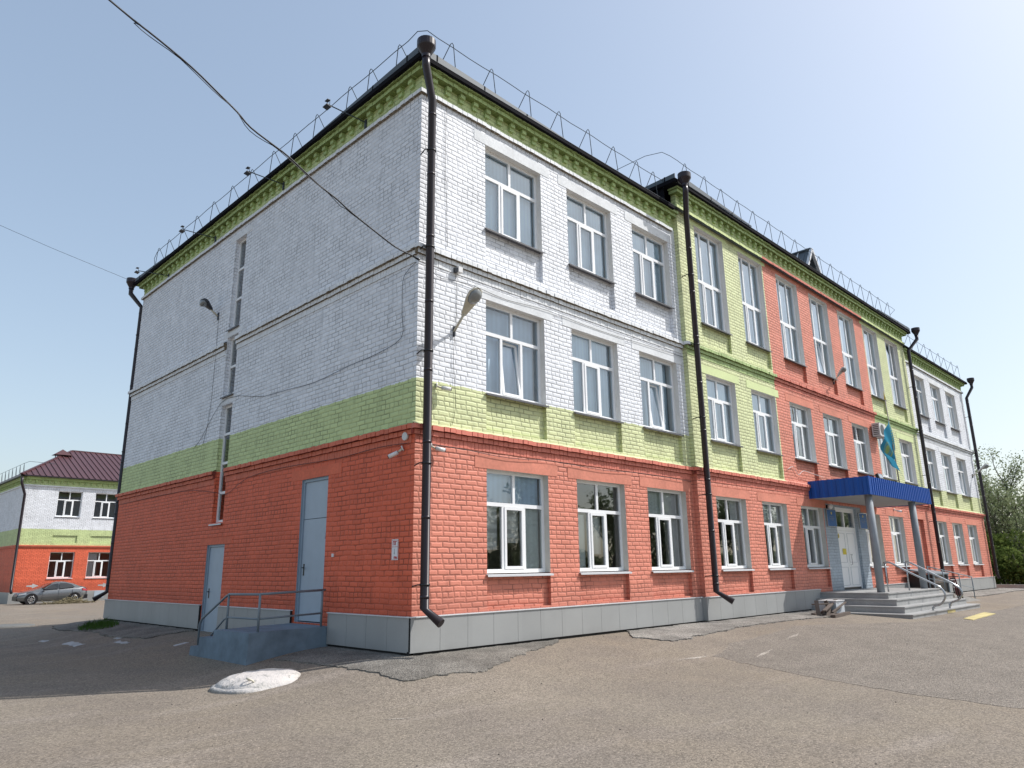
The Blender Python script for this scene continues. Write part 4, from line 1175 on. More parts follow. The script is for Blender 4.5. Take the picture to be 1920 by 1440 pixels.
# ------------------------------------------------------------------ wall lamps (street-lamp heads)
def street_lamp(base, out, tip, label, sc=1., cover='lampgrey', group='street-lamp heads fixed to the school walls'):
    """base: wall point, tip: end of the head"""
    base, tip = Vector(base), Vector(tip); d = (tip-base); L = d.length; d.normalize()
    e = empty('wall_lamp', base, label=label, category='lamp', group=group)
    a = MB(); a.tube([base, base+d*L*.42], .022*sc, M['lamprust'], 8)
    n = Vector(out); side = d.cross(Vector((0, 0, 1))).normalized(); dn = side.cross(d)
    if dn.z > 0: dn = -dn
    a.bar(base-Vector((0, 0, .10)), base+Vector((0, 0, .10)), .06, .02, M['lampdark'])
    a.build('arm', e)
    # housing: lofted ellipse sections, flat below
    h = MB(); N = 14
    s0 = base+d*L*.36; hl_ = (tip-s0).length
    secs = [(0, .035, .03), (.10, .060, .045), (.35, .095, .065), (.6, .135, .085), (.8, .140, .082), (.94, .10, .06), (1.0, .03, .02)]
    b0 = 0; mi_ = h.mi(M[cover])
    for (t, wd, ht) in secs:
        c = s0+d*hl_*t
        for k in range(N):
            th = 2*PI*k/N; y_ = math.sin(th)
            h.v.append(tuple(c+side*math.cos(th)*wd*sc-dn*(y_*ht*sc if y_ > 0 else y_*ht*.25*sc)))
    for i in range(len(secs)-1):
        for k in range(N): h.f.append((i*N+k, i*N+(k+1) % N, (i+1)*N+(k+1) % N, (i+1)*N+k)); h.m.append(mi_); h.sm.append(True)
    h.f.append(tuple(range(N))); h.m.append(mi_); h.sm.append(False)
    h.build('housing', e)
    g2 = MB(); mi_ = g2.mi(M['lampdark'] if cover == 'dark' else M['lens'])
    secs = [(.46, .02, .01), (.52, .085, .05), (.66, .118, .088), (.82, .118, .085), (.93, .075, .045), (.97, .01, .005)]
    for (t, wd, ht) in secs:
        c = s0+d*hl_*t+dn*.012*sc
        for k in range(N):
            th = 2*PI*k/N; y_ = math.sin(th)
            g2.v.append(tuple(c+side*math.cos(th)*wd*sc+dn*(y_*ht*sc if y_ > 0 else 0)))
    for i in range(len(secs)-1):
        for k in range(N): g2.f.append((i*N+k, i*N+(k+1) % N, (i+1)*N+(k+1) % N, (i+1)*N+k)); g2.m.append(mi_); g2.sm.append(True)
    g2.build('lens', e)
    return e
M['lens'] = plain('dusty lamp diffuser', (.20, .21, .21), .2, var=.5, scale=12, bumps=0, spec=.7)
street_lamp((.83, -.02, 4.95), (0, -1, 0), (.83, -.70, 5.60), 'old street-lamp head with rusty cream cover on the sunlit white wall near the corner', 1.1, 'lamprust')
street_lamp((-.02, 8.67, 7.33), (-1, 0, 0), (-.50, 8.67, 7.68), 'dark street-lamp head on the shaded white side wall beside the narrow windows', 1.25, 'lampdark')
street_lamp((18.47, -.15, 7.03), (0, -1, 0), (18.47, -.62, 7.48), 'grey street-lamp head on the red middle wall between the tall windows', .95)
street_lamp((36.1, -.02, 5.05), (0, -1, 0), (36.1, -.82, 5.58), 'grey street-lamp head at the far right end of the school', 1.2)

# floodlights on long arms under the eave of the shaded side
for i, (y, z, zt) in enumerate(((1.90, 9.87, 9.86), (5.44, 9.89, 9.88), (9.35, 9.84, 9.80), (12.81, 9.77, 9.68))):
    nm = ('nearest of the four floodlights on arms under the shaded eave', 'second floodlight arm from the near corner under the shaded eave', 'third floodlight arm from the near corner under the shaded eave', 'farthest of the four floodlights on arms, by the back corner of the eave')[i]
    e = empty('eave_floodlight', (0, y, z), label=nm, category='floodlight', group='floodlights on arms under the shaded eave')
    a = MB(); a.tube([(0, y, z), (-.9, y, zt)], .012, M['thinrail'], 6); a.box(-.03, 0, y-.03, y+.03, z-.14, z+.06, M['thinrail']); a.build('arm', e)
    h = MB(); h.hexa([(-.99, y-.08, zt-.06), (-.88, y-.08, zt-.085), (-.88, y+.08, zt-.085), (-.99, y+.08, zt-.06), (-.98, y-.08, zt-.035), (-.87, y-.08, zt-.06), (-.87, y+.08, zt-.06), (-.98, y+.08, zt-.035)], M['lampdark']); h.build('head', e)
    h = MB(); h.tube([(-.92, y-.08, zt-.05), (-.92, y-.08, zt+.07), (-.92, y+.02, zt+.07)], .006, M['thinrail'], 5)
    h.box(-.97, -.90, y-.07, y+.04, zt+.065, zt+.078, M['lampdark']); h.build('yoke', e)

# cctv cameras, junction boxes
def cctv(base, dirv, label, m='camwhite'):
    base = Vector(base); d = Vector(dirv).normalized()
    e = empty('security_camera', base, label=label, category='camera', group='small security cameras on the school walls')
    b_ = MB(); b_.tube([base, base+Vector((0, 0, 0))+d*.02], .05, M[m], 14); b_.tube([base, base+d*.10+Vector((0, 0, -.03))], .018, M['lamprust'], 8); b_.build('mount', e)
    b_ = MB(); p = base+d*.10+Vector((0, 0, -.03)); b_.tube([p, p+d*.17], .036, M[m], 14); b_.build('body', e)
    b_ = MB(); p = p+d*.17; b_.tube([p, p+d*.012], .032, M['black'], 14); b_.build('lens', e)
cctv((.30, -.03, 2.78), (.9, -.35, -.15), 'white bullet camera on the salmon wall right of the corner downpipe')
cctv((-.02, .30, 2.74), (-.5, .55, -.35), 'white bullet camera on the shaded red wall left of the corner downpipe')
cctv((.42, -.02, 3.86), (.8, -.5, -.1), 'tiny white camera on the lime green band above the corner')
cctv((22.9, -.15, 2.72), (.2, -.9, -.2), 'tiny white camera above a ground-floor window behind the canopy columns')
b_ = MB(); b_.tube([(-.02, .22, 2.93), (-.06, .22, 2.93)], .07, M['ac'], 18); b_.build('junction_box', label='round grey junction box on the shaded red wall by the corner', category='junction box')
b_ = MB(); b_.box(.86, .96, -.11, -.03, 6.12, 6.23, M['camwhite']); b_.box(.81, .86, -.08, -.02, 6.11, 6.20, M['lampdark']); b_.build('junction_box', label='white square junction box under the upper string course near the corner', category='junction box')
b_ = MB(); b_.box(-.02, 0, 2.38, 2.44, .97, 1.03, M['camwhite']); b_.build('door_bell', label='small white square bell box beside the tall metal door', category='bell')

# hydrant sign
sg = empty('hydrant_sign', (-.02, .475, 1.05), label='white hydrant distance sign with red letters on the shaded red wall', category='sign')
b_ = MB(); PS.box(b_, .385, .565, -.014, -.006, .88, 1.22, M['sign_white'])
b_.build('plate', sg)
b_ = MB()
def sr(u0, u1, z0, z1, m='sign_red'): PS.box(b_, u0, u1, -.0165, -.0142, z0, z1, M[m])
sr(.393, .557, 1.203, 1.208); sr(.393, .557, 1.092, 1.098); sr(.393, .557, .892, .896)
sr(.393, .396, .896, 1.203); sr(.554, .557, .896, 1.203)
b_.build('border', sg)
def text_mesh(body, size, m, parent, y, z, name, bold=.0):
    cu = bpy.data.curves.new('t', 'FONT'); cu.body = body; cu.size = size; cu.align_x = 'CENTER'; cu.extrude = .001; cu.offset = bold
    to = bpy.data.objects.new('t', cu); col.objects.link(to)
    dg = bpy.context.evaluated_depsgraph_get(); dg.update()
    me_ = bpy.data.meshes.new_from_object(to.evaluated_get(dg))
    # text x runs towards -y (left to right for a viewer at -x), text y -> z
    for v in me_.vertices:
        x_, y_, z_ = v.co; v.co = (-.0165-z_, y-x_, z+y_)
    me_.materials.clear(); me_.materials.append(m)
    bpy.data.objects.remove(to); bpy.data.curves.remove(cu)
    o_ = bpy.data.objects.new(name, me_); col.objects.link(o_); o_.parent = parent; o_.location = -parent.location
    return o_
text_mesh('ПГ', .085, M['sign_red'], sg, .475, 1.125, 'lettering', .003)
text_mesh('10м', .055, M['sign_red'], sg, .455, .905, 'distance_text', .002)
b_ = MB(); sr(.4805, .4855, 1.0, 1.065, 'sign_ink')
b_.face([(-.0165, .494, 1.0), (-.0165, .472, 1.0), (-.0165, .483, .965)], M['sign_ink']); b_.build('arrow', sg)

# ------------------------------------------------------------------ cables
wire = [(-14., -1.15, 10.6), (-9.5, -.85, 9.25), (-5.48, -.59, 7.86), (-5.16, -.56, 7.76), (-4.83, -.52, 7.68), (-4.35, -.48, 7.52), (-3.92, -.43, 7.33), (-3.64, -.4, 7.2), (-3.42, -.38, 7.06), (-3.04, -.34, 6.96), (-2.76, -.32, 6.88), (-2.22, -.26, 6.66), (-1.86, -.23, 6.55), (-1.53, -.19, 6.43), (-1.08, -.15, 6.29), (-.6, -.1, 6.16), (-.22, -.08, 6.12), (-.02, -.06, 6.10)]
b_ = MB(); b_.tube(smooth(wire, 3), .013, M['cable'], 6)
w2 = []
for i, p in enumerate(smooth(wire, 3)):
    t = i/51.
    amp = .05*math.sin(i*.46) if i > 4 else .02
    w2.append((p[0], p[1]+.02*math.cos(i*.5), p[2]-abs(amp)*(1 if i < 38 else .2)))
b_.tube(w2, .006, M['cable'], 5)
b_.build('power_cable', label='twisted black cable sagging from the top left to the building corner', category='cable')
b_ = MB(); b_.tube([(-22, 24.6, 18.9), (-12, 20.2, 14.6), (-5, 17.2, 12.0), (-2.6, 16.2, 11.05), (-.5, 15.35, 10.3)], .006, M['cable'], 5)
b_.build('thin_wire', label='thin wire running from the left edge to the back corner funnel', category='wire')
def wall_cable(name, pts, r_, label, m='cable'):
    b = MB(); b.tube(pts, r_*.62, M[m], 5); b.build(name, label=label, category='cable')
wall_cable('wall_cable', smooth([(-.03, .02, 6.08), (-.03, .30, 5.98), (-.03, .42, 5.80), (-.02, .43, 5.2), (-.02, .44, 4.75), (-.02, 1.2, 4.62), (-.02, 2.2, 4.58), (-.02, 3.4, 4.50), (-.02, 4.6, 4.56), (-.02, 5.6, 4.60), (-.02, 6.6, 4.78), (-.02, 7.1, 4.86), (-.02, 8.0, 4.84), (-.02, 9.0, 4.1), (-.02, 9.4, 3.9)], 3), .008, 'thin cable wandering across the shaded white side wall')
wall_cable('wall_cable', smooth([(.05, -.16, 6.08), (.4, -.03, 5.92), (.8, -.02, 5.95), (1.3, -.03, 5.98), (2.2, -.02, 5.93), (3.4, -.03, 6.0), (5.2, -.02, 5.96), (7.2, -.03, 6.0), (8.7, -.03, 6.02)], 3), .008, 'dark cable strung under the upper string course of the white front')
wall_cable('wall_cable', smooth([(-.02, 8.62, 7.3), (-.015, 8.6, 6.0), (-.015, 8.62, 5.0), (-.015, 8.7, 4.4), (-.015, 8.9, 3.9)], 3), .007, 'vertical cable dropping from the side wall lamp')
wall_cable('wall_cable', smooth([(.86, -.02, 6.1), (.90, -.015, 5.6), (.86, -.02, 5.0), (.82, -.02, 4.4), (.88, -.02, 3.6), (.80, -.02, 3.2)], 3), .006, 'loose cable hanging below the corner wall lamp')
wall_cable('wall_cable', smooth([(.60, -.02, 9.7), (.58, -.016, 8.6), (.62, -.016, 7.6), (.66, -.016, 6.6)], 3), .006, 'thin vertical cable on the upper white front near the corner')
wall_cable('wall_cable', smooth([(.1, -.07, 2.80), (1., -.04, 2.79), (2.2, -.04, 2.74), (3.4, -.04, 2.80), (5., -.04, 2.75), (6.4, -.04, 2.80), (8.6, -.04, 2.76)], 3), .009, 'dark cable running under the lower string course of the salmon front')
wall_cable('wall_cable', smooth([(-.04, .1, 2.80), (-.03, 1., 2.84), (-.03, 2.4, 2.80), (-.03, 4.6, 2.85), (-.03, 6.2, 2.78), (-.03, 7.2, 2.5), (-.03, 8.0, 2.62), (-.03, 10, 2.80), (-.03, 14.8, 2.8)], 3), .008, 'dark cable running under the lower string course of the shaded side')
wall_cable('wall_cable', smooth([(13.9, -.16, 3.5), (14.3, -.16, 3.62), (14.6, -.17, 3.4), (15.0, -.17, 3.55), (15.6, -.17, 3.52), (16.5, -.17, 3.46)], 3), .012, 'pale cable bundle on the salmon wall left of the canopy', 'ac')

# ------------------------------------------------------------------ side porch with railing
po = empty('side_porch', (-.75, 3.2, -.93), label='blue-grey painted concrete landing with steps at the metal side door', category='porch')
b_ = MB(); m = M['porch']
XC = -1.51
b_.hexa([(XC-.04, 2.40, -1.1), (-.0, 2.40, -1.1), (0, 3.86, -1.1), (XC-.04, 3.86, -1.1), (XC, 2.44, -.27), (0, 2.44, -.25), (0, 3.82, -.25), (XC, 3.82, -.28)], m)
b_.build('landing', po)
for (y0, y1, z) in ((3.83, 4.42, -.42), (4.42, 4.80, -.60)):
    b_ = MB(); b_.hexa([(XC-.04, y0, -1.2), (0, y0, -1.2), (0, y1+.02, -1.2), (XC-.05, y1+.02, -1.2), (XC, y0, z), (0, y0, z), (0, y1, z), (XC, y1, z-.01)], m); b_.build('step', po)
pr_ = empty('side_porch_railing', (-1.3, 2.5, -.25), label='grey tubular railing round the concrete side porch', category='railing')
b_ = MB(); XR = -1.32
b_.tube([(-.06, 2.52, .385), (-1.26, 2.52, .35), (XR, 2.55, .345), (XR, 3.74, .33), (XR, 3.88, .28), (XR, 4.84, -.14), (XR, 4.93, -.24), (XR, 4.93, -.62)], .021, M['rail'], 10); b_.build('rail', pr_)
b_ = MB(); b_.tube([(-.10, 2.52, -.02), (-1.26, 2.52, -.055), (XR, 2.55, -.06), (XR, 3.72, -.07), (XR, 3.86, -.11), (XR, 4.38, -.42)], .017, M['rail'], 10); b_.build('lower_rail', pr_)
for (x, y, z0, z1) in ((-.12, 2.52, -.25, .385), (XR, 2.52, -.27, .35), (XR, 3.74, -.28, .33)):
    b_ = MB(); b_.tube([(x, y, z0), (x, y, z1)], .021, M['rail'], 10); b_.build('post', pr_)

# ------------------------------------------------------------------ whitewashed manhole ring
mh = empty('manhole', (-2.0, .95, gh(-2, .95)), label='low domed whitewashed concrete manhole cover on the asphalt in front', category='manhole')
def dome(cx, cy, prof, name, parent, m, lump=.02, n=48, ex=1.0, ey=1.0):
    b = MB(); mi_ = b.mi(m); z0 = gh(cx, cy)
    for (rad, z) in prof:
        fol = .65*min(1., rad/.6)
        for k in range(n):
            t = 2*PI*k/n; rr = rad*(1+lump*mnoise.noise(Vector((math.cos(t)*2, math.sin(t)*2, rad*3))))
            zz0 = z0+(gh(cx+rr*math.cos(t)*ex, cy+rr*math.sin(t)*ey)-z0)*fol
            b.v.append((cx+rr*math.cos(t)*ex, cy+rr*math.sin(t)*ey, zz0+z+(.016*mnoise.noise(Vector((rr*math.cos(t)*6, rr*math.sin(t)*6, z*9))) if z > .01 else 0)))
    for i in range(len(prof)-1):
        for k in range(n): b.f.append((i*n+k, i*n+(k+1) % n, (i+1)*n+(k+1) % n, (i+1)*n+k)); b.m.append(mi_); b.sm.append(True)
    b.f.append(tuple((len(prof)-1)*n+k for k in range(n))); b.m.append(mi_); b.sm.append(True)
    return b.build(name, parent)
dome(-2.0, 1.0, [(.66, -.05), (.65, .012), (.58, .03)], 'rim', mh, M['manhole'], .08)
dome(-2.0, 1.0, [(.60, -.02), (.59, .035), (.53, .075), (.42, .105), (.28, .125), (.0001, .13)], 'cover', mh, M['manhole'], .05)
b_ = MB(); b_.tube([(-2.32+.05*math.cos(t), .62+.05*math.sin(t), gh(-2.3, .6)+.13-.03*math.cos(t)) for t in [i*PI/6 for i in range(12)]], .012, M['lamprust'], 5); b_.build('lifting_loop', mh)
mh2 = empty('manhole', (-1.0, 22., gh(-1, 22.)), label='flat manhole at the far left edge, coloured dark to show it in shadow', category='manhole')
dome(-1.25, 21.8, [(.8, -.05), (.8, .03), (.72, .06), (.5, .07), (.0001, .07)], 'cover', mh2, M['shadecover'], .05, ex=1.2)

# ------------------------------------------------------------------ junk next to the entrance steps
pj = empty('scrap_boards', (13.0, -1.3, -.75), label='heap of weathered boards from a broken crate beside the entrance steps', category='boards')
for (a, b, w_, h_) in (((13.15, -1.0, -.66), (14.0, -.75, -.28), .09, .03), ((13.1, -.95, -.45), (14.3, -.8, -.22), .10, .03), ((13.2, -1.05, -.60), (14.35, -.9, -.35), .09, .03), ((13.25, -.6, -.3), (14.1, -.9, -.30), .10, .03), ((13.1, -.8, -.72), (13.25, -.7, -.2), .10, .03), ((13.9, -.85, -.72), (13.85, -.7, -.22), .10, .03), ((13.2, -.6, -.55), (14.0, -.65, -.5), .12, .03), ((13.2, -.95, -.70), (14.0, -.9, -.68), .14, .04), ((13.5, -1.0, -.5), (14.4, -1.02, -.28), .06, .025)):
    a = (a[0]-.52, a[1]-.38, a[2]-.03); b = (b[0]-.52, b[1]-.38, b[2]-.03)
    b_ = MB(); b_.bar(a, b, w_, h_, M['wood']); b_.build('board', pj)
b_ = MB(); b_.box(13.42, 13.98, -1.32, -.85, -.70, -.27, M['foam']); b_.box(13.40, 14.0, -1.34, -.83, -.27, -.25, M['camwhite']); b_.box(13.5, 13.9, -1.28, -.9, -.78, -.70, M['dark'])
b_.build('white_crate', label='pale white box behind the heap of boards beside the entrance steps', category='box')
for i, (x0, x1) in enumerate(((12.55, 13.05), (13.06, 13.45), (13.47, 13.95))):
    b_ = MB(); y_ = -1.62+.05*i; z_ = gh(x0, y_); b_.hexa([(x0, y_, z_-.05), (x1, y_+.04, z_-.05), (x1, y_+.17, z_-.05), (x0, y_+.13, z_-.05), (x0, y_, z_+.08), (x1, y_+.04, z_+.085), (x1, y_+.17, z_+.08), (x0, y_+.13, z_+.075)], M['wood'])
    b_.build('kerb_block', label='brown kerb block in a short row before the entrance steps, %s' % ('nearest the camera', 'middle one', 'nearest the steps')[i], category='kerb block', group='kerb blocks before the entrance steps')

M['bikered'] = plain('dark red bicycle paint', (.10, .012, .015), .4, var=.1, bumps=0)
# ------------------------------------------------------------------ bicycle
bk = empty('bicycle', (20.95, -2.55, -.62), label='dark red and black bicycle leaning by the right end of the entrance steps', category='bicycle')
bd = Vector((-.93, -.37, 0)).normalized(); bo = Vector((22.0, -2.05, -.36)); Z = Vector((0, 0, 1)); bs = bd.cross(Z)
lean = (Z+bs*.12).normalized()
def bp_(a, h): return bo+bd*a+lean*h
for a in (0, 1.02):
    b_ = MB(); c = bp_(a, .0)
    b_.tube([c+bd*math.cos(t)*.31+lean*math.sin(t)*.31 for t in [i*2*PI/24 for i in range(25)]], .022, M['tyre'], 6, caps=False)
    for i in range(10):
        t = i*2*PI/10; b_.tube([c, c+bd*math.cos(t)*.30+lean*math.sin(t)*.30], .003, M['steel'], 4)
    b_.build('wheel', bk)
b_ = MB()
for p, q in (((0, 0), (.40, -.02)), ((0, 0), (.32, .45)), ((.40, -.02), (.30, .50)), ((.40, -.02), (.88, .40)), ((.31, .42), (.86, .50)), ((.88, .36), (.84, .58)), ((.88, .38), (1.02, 0))):
    b_.tube([bp_(*p), bp_(*q)], .020, M['bikered'], 8)
b_.build('frame', bk)
b_ = MB(); b_.tube([bp_(.84, .60)-bs*.28, bp_(.84, .62), bp_(.84, .60)+bs*.28], .014, M['black'], 8); b_.build('handlebar', bk)
b_ = MB(); b_.hexa([bp_(.18, .52)-bs*.07, bp_(.42, .52)-bs*.03, bp_(.42, .52)+bs*.03, bp_(.18, .52)+bs*.07, bp_(.18, .57)-bs*.07, bp_(.42, .56)-bs*.03, bp_(.42, .56)+bs*.03, bp_(.18, .57)+bs*.07], M['black']); b_.build('saddle', bk)

# ------------------------------------------------------------------ neighbouring building
YN = 51.5; XN0 = 4.62; XN1 = 34.0; NZ = -1.05-.0
nb_ = empty('neighbour_building', (15, 58, -1.0), label='two-storey white, green and orange brick building with a brown metal roof, at the left', category='building')
PN = Plane('F', YN); PNL = Plane('L', XN0)
zp, zl, zg, zc, ze = -.42, 2.80, 3.62, 7.05, 7.62
def mn(u, z): return M['br'] if z < zl else (M['bg'] if z < zg else (M['bw'] if z < zc else M['bg']))
nu = [(6.72, 8.32), (9.20, 10.80), (13.0, 14.6), (16.4, 18.0), (19.6, 21.2), (22.8, 24.4), (26, 27.6), (29.2, 30.8)]
hN = []; rN = []
for (a, b) in nu:
    hN += [(a, b, .50, 2.33, .3, M['br']), (a, b, 4.86, 6.70, .3, M['bw'])]
    rN += [(a, b, 2.98, 3.50, .07)]
w = MB()
wall(w, PN, XN0, XN1, -1.2, ze, hN, rN, mn, (), (zl, zg, zc))
for (c, e) in ((-1.2, zl), (zl, zg), (zg, zc), (zc, ze)):
    w.face([(XN0, YN, c), (XN0, YN+13, c), (XN0, YN+13, e), (XN0, YN, e)], mn(0, (c+e)/2)); w.face([(XN1, YN, c), (XN1, YN+13, c), (XN1, YN+13, e), (XN1, YN, e)], mn(0, (c+e)/2))
w.face([(XN0, YN+13, -1.2), (XN1, YN+13, -1.2), (XN1, YN+13, ze), (XN0, YN+13, ze)], M['bw'])
w.build('wall', nb_)
w = MB(); w.box(XN0+.4, XN1-.4, YN+3.5, YN+3.6, -1, 7, M['interior']); w.box(XN0+.4, XN1-.4, YN+.4, YN+12, 3.3, 3.5, M['interior']); w.box(XN0+.4, XN1-.4, YN+.4, YN+12, -.6, -.5, M['interior']); w.build('interior', nb_)
for (a, b) in nu[:4]:
    for (c, e) in ((.50, 2.33), (4.86, 6.70)):
        window(PN, a, b, c, e, nb_, blinds=[(a+.05, a+.7, c+.1, e-.1, 'curtain')] if c < 1 and a > 9 else [], fd=.14)
w = MB()
for pl, u0, u1 in ((PN, XN0-.05, XN1+.05), (PNL, YN, YN+13)):
    pl.box(w, u0, u1, -.10, .02, zl-.09, zl, M['p_r']); pl.box(w, u0, u1, -.05, .02, zl-.18, zl-.09, M['p_r'])
    pl.box(w, u0, u1, -.07, .02, zc-.09, zc, M['p_w'])
    u = u0+.2
    while u < u1:
        pl.box(w, u, u+.13, -.09, .02, zc+.17, zc+.36, M['p_g']); u += .40
    pl.box(w, u0, u1, -.16, .02, zc+.37, zc+.46, M['p_g']); pl.box(w, u0, u1, -.22, .02, zc+.46, zc+.55, M['p_g'])
w.build('cornice', nb_)
w = MB(); PN.box(w, XN0-.06, XN1, -.06, .01, -1.3, zp, M['plinth']); PNL.box(w, YN, YN+13, -.06, .01, -1.3, zp, M['plinth'])
PN.box(w, 9.9, 10.55, -.075, -.06, -.95, -.45, M['doorblue']); w.build('plinth', nb_)
w = MB(); o_ = .45; x0, x1, y0, y1 = XN0-o_, XN1+o_, YN-o_, YN+13+o_
ra_ = (8.75, (y0+y1)/2, ze+3.05); rb_ = (x1-6.95, (y0+y1)/2, ze+3.05)
w.face([(x0, y0, ze+.06), (x1, y0, ze+.06), rb_, ra_], M['brown_roof']); w.face([(x1, y1, ze+.06), (x0, y1, ze+.06), ra_, rb_], M['brown_roof'])
w.face([(x0, y1, ze+.06), (x0, y0, ze+.06), ra_], M['brown_roof']); w.face([(x1, y0, ze+.06), (x1, y1, ze+.06), rb_], M['brown_roof'])
# standing ribs
slope = Vector((0, ra_[1]-y0, ra_[2]-ze-.06))
x = x0+.35
while x < x1-.3:
    t = 1.0
    if x < ra_[0]: t = (x-x0)/(ra_[0]-x0)
    if x > rb_[0]: t = (x1-x)/(x1-rb_[0])
    w.bar((x, y0, ze+.09), (x, y0+slope.y*t, ze+.09+slope.z*t), .06, .06, M['brown_roof']); x += .40
w.bar((x0, y0, ze+.1), ra_, .18, .1, M['brown_roof']); w.bar(ra_, rb_, .2, .1, M['brown_roof'])
w.box(x0, x1, y0, y0+.2, ze-.02, ze+.06, M['pipe']); w.box(x0, x0+.2, y0, y1, ze-.02, ze+.06, M['pipe'])
w.build('roof', nb_)
def vent(x, y, z, s=1.):
    v = MB(); v.box(x-.5*s, x+.5*s, y-.35*s, y+.35*s, z-2.0, z, M['pipe']); 
    for sx_ in (-1, 1):
        for sy_ in (-1, 1): v.box(x+sx_*.42*s-.03, x+sx_*.42*s+.03, y+sy_*.30*s-.03, y+sy_*.30*s+.03, z, z+.25, M['pipe'])
    ap = (x, y, z+.75)
    c = [(x-.68*s, y-.5*s, z+.25), (x+.68*s, y-.5*s, z+.25), (x+.68*s, y+.5*s, z+.25), (x-.68*s, y+.5*s, z+.25)]
    for i in range(4): v.face([c[i], c[(i+1) % 4], ap], M['brown_roof'])
    v.face(c[::-1], M['brown_roof']); v.build('chimney', nb_)
vent(7.75, 56.5, 9.75, .95); vent(13.0, 55.0, 9.8, .95)
w = MB(); w.tube([(XN0-.35, YN-.35, ze-.1), (XN0-.35, YN-.35, ze-.5), (XN0-.02, YN-.15, ze-1.3), (XN0+.02, YN-.15, -.2), (XN0+.02, YN-.4, -.45)], .09, M['pipe'], 10); w.build('downpipe', nb_)
w = MB()
for k in range(9):
    y = YN+.6+k*1.2
    w.tube([(XN0-.1, y, ze+.15), (XN0-.15, y+.2, ze+1.0), (XN0-.1, y+.4, ze+.15)], .014, M['thinrail'], 4)
w.tube([(XN0+1.6, YN-.2, ze+1.0), (XN0, YN-.1, ze+1.05), (XN0-.15, YN+1, ze+1.0), (XN0-.15, YN+11, ze+1.0)], .014, M['thinrail'], 4)
w.build('roof_rail', nb_)
w = MB()
for (x, z) in ((5.55, -.05), (10.1, -.1)):
    w.face([(x, YN-.004, z), (x+.35, YN-.004, z-.03), (x+.35, YN-.004, z-.12), (x+.75, YN-.004, z+.04), (x+.35, YN-.004, z+.2), (x+.35, YN-.004, z+.1), (x, YN-.004, z+.08)], M['chalk'])
w.build('wall_arrow', nb_)

# ------------------------------------------------------------------ car
cz = gh(6.4, 48.5)
car = empty('parked_car', (6.5, 48.9, cz), label='dark grey five-door saloon car parked before the neighbouring building', category='car')
CL = 4.55; CX = 4.42; CYF = 48.0; CW = 1.78
CS = .915
def cp(x, y, z): return (CX+x*CS, CYF+y, cz+z)
# cross-sections along x: lower body half-width, belt height, roof height, roof half-width
secs = [(0.0, .30, .48, .58, .62), (.10, .22, .66, .72, .74), (.45, .18, .74, .80, .84), (.95, .18, .80, .90, .88), (1.35, .18, .82, 1.0, .89), (1.55, .18, .86, 1.08, .89), (2.05, .18, .90, 1.32, .89), (2.5, .18, .92, 1.43, .89), (3.0, .18, .95, 1.43, .89), (3.5, .18, .98, 1.32, .88), (3.95, .20, 1.02, 1.15, .86), (4.30, .24, 1.02, 1.06, .80), (4.50, .34, .90, .95, .68)]
b_ = MB(); mi_ = b_.mi(M['carpaint'])
ring = []
for (x, zl_, zb_, zr, hw_) in secs:
    tw = hw_ if zr < zb_+.12 else hw_*.68
    half = [(hw_*.80, zl_), (hw_*.97, zl_+.08), (hw_, (zl_+zb_)/2), (hw_*.975, zb_-.06), (hw_*.93, zb_), (tw*.98+.0, zr-.06 if zr-.06 > zb_ else zb_+.005), (tw*.80, zr-.005), (0, zr+.02)]
    full = [(-a, z) for a, z in half]+[(a, z) for a, z in half[::-1][1:]]
    ring.append([cp(x, .89+a, z) for a, z in full])
n = len(ring[0])
for r_ in ring: b_.v += r_
for i in range(len(ring)-1):
    for k in range(n-1):
        a = i*n+k; b_.f.append((a, a+1, a+n+1, a+n)); b_.m.append(mi_); b_.sm.append(True)
    b_.f.append((i*n, (i+1)*n, (i+1)*n+n-1, i*n+n-1)); b_.m.append(mi_); b_.sm.append(False)
b_.f.append(tuple(range(n))); b_.m.append(mi_); b_.sm.append(False); b_.f.append(tuple((len(ring)-1)*n+k for k in range(n))[::-1]); b_.m.append(mi_); b_.sm.append(False)
b_.build('body', car)
# side glass near side
def side_glass(pts, name):
    g3 = MB(); g3.face([cp(x, yy, z) for x, yy, z in pts], M['carglass']); g3.build(name, car)
side_glass([(1.62, .048, .95), (2.52, .03, .985), (2.52, .235, 1.335), (2.14, .235, 1.27), (1.85, .15, 1.12)], 'window')
side_glass([(2.58, .03, .985), (3.62, .06, 1.06), (3.40, .20, 1.24), (3.05, .235, 1.345), (2.58, .235, 1.345)], 'window')
g3 = MB(); g3.face([cp(1.52, .15, 1.06), cp(1.52, 1.63, 1.06), cp(2.10, 1.46, 1.36), cp(2.10, .32, 1.36)], M['carglass']); g3.build('windscreen', car)
for x in (.86, 3.62):
    for yy, s_ in ((.0, -1), (1.78, 1)):
        t_ = MB(); yc = yy+(.10 if s_ < 0 else -.10)
        t_.tube([cp(x, yc-.10, .32), cp(x, yc+.10, .32)], .32, M['tyre'], 28); o_ = t_.build('wheel', car)
        t_ = MB()
        yf = yc+s_*.104
        t_.tube([cp(x, yf-s_*.004, .32), cp(x, yf, .32)], .225, M['tyre'], 24)
        t_.tube([cp(x+math.cos(a)*.215, yf+s_*.004, .32+math.sin(a)*.215) for a in [i*PI/12 for i in range(25)]], .014, M['rim'], 5, caps=False)
        for i in range(8): a = i*PI/4; t_.bar(cp(x, yf+s_*.006, .32), cp(x+math.cos(a)*.21, yf+s_*.006, .32+math.sin(a)*.21), .012, .035, M['rim'])
        t_.build('rim', o_)
        if s_ < 0:
            ar = MB(); ar.tube([cp(x, -.004, .34), cp(x, .012, .34)], .385, M['black'], 28); ar.build('wheel_arch', car)
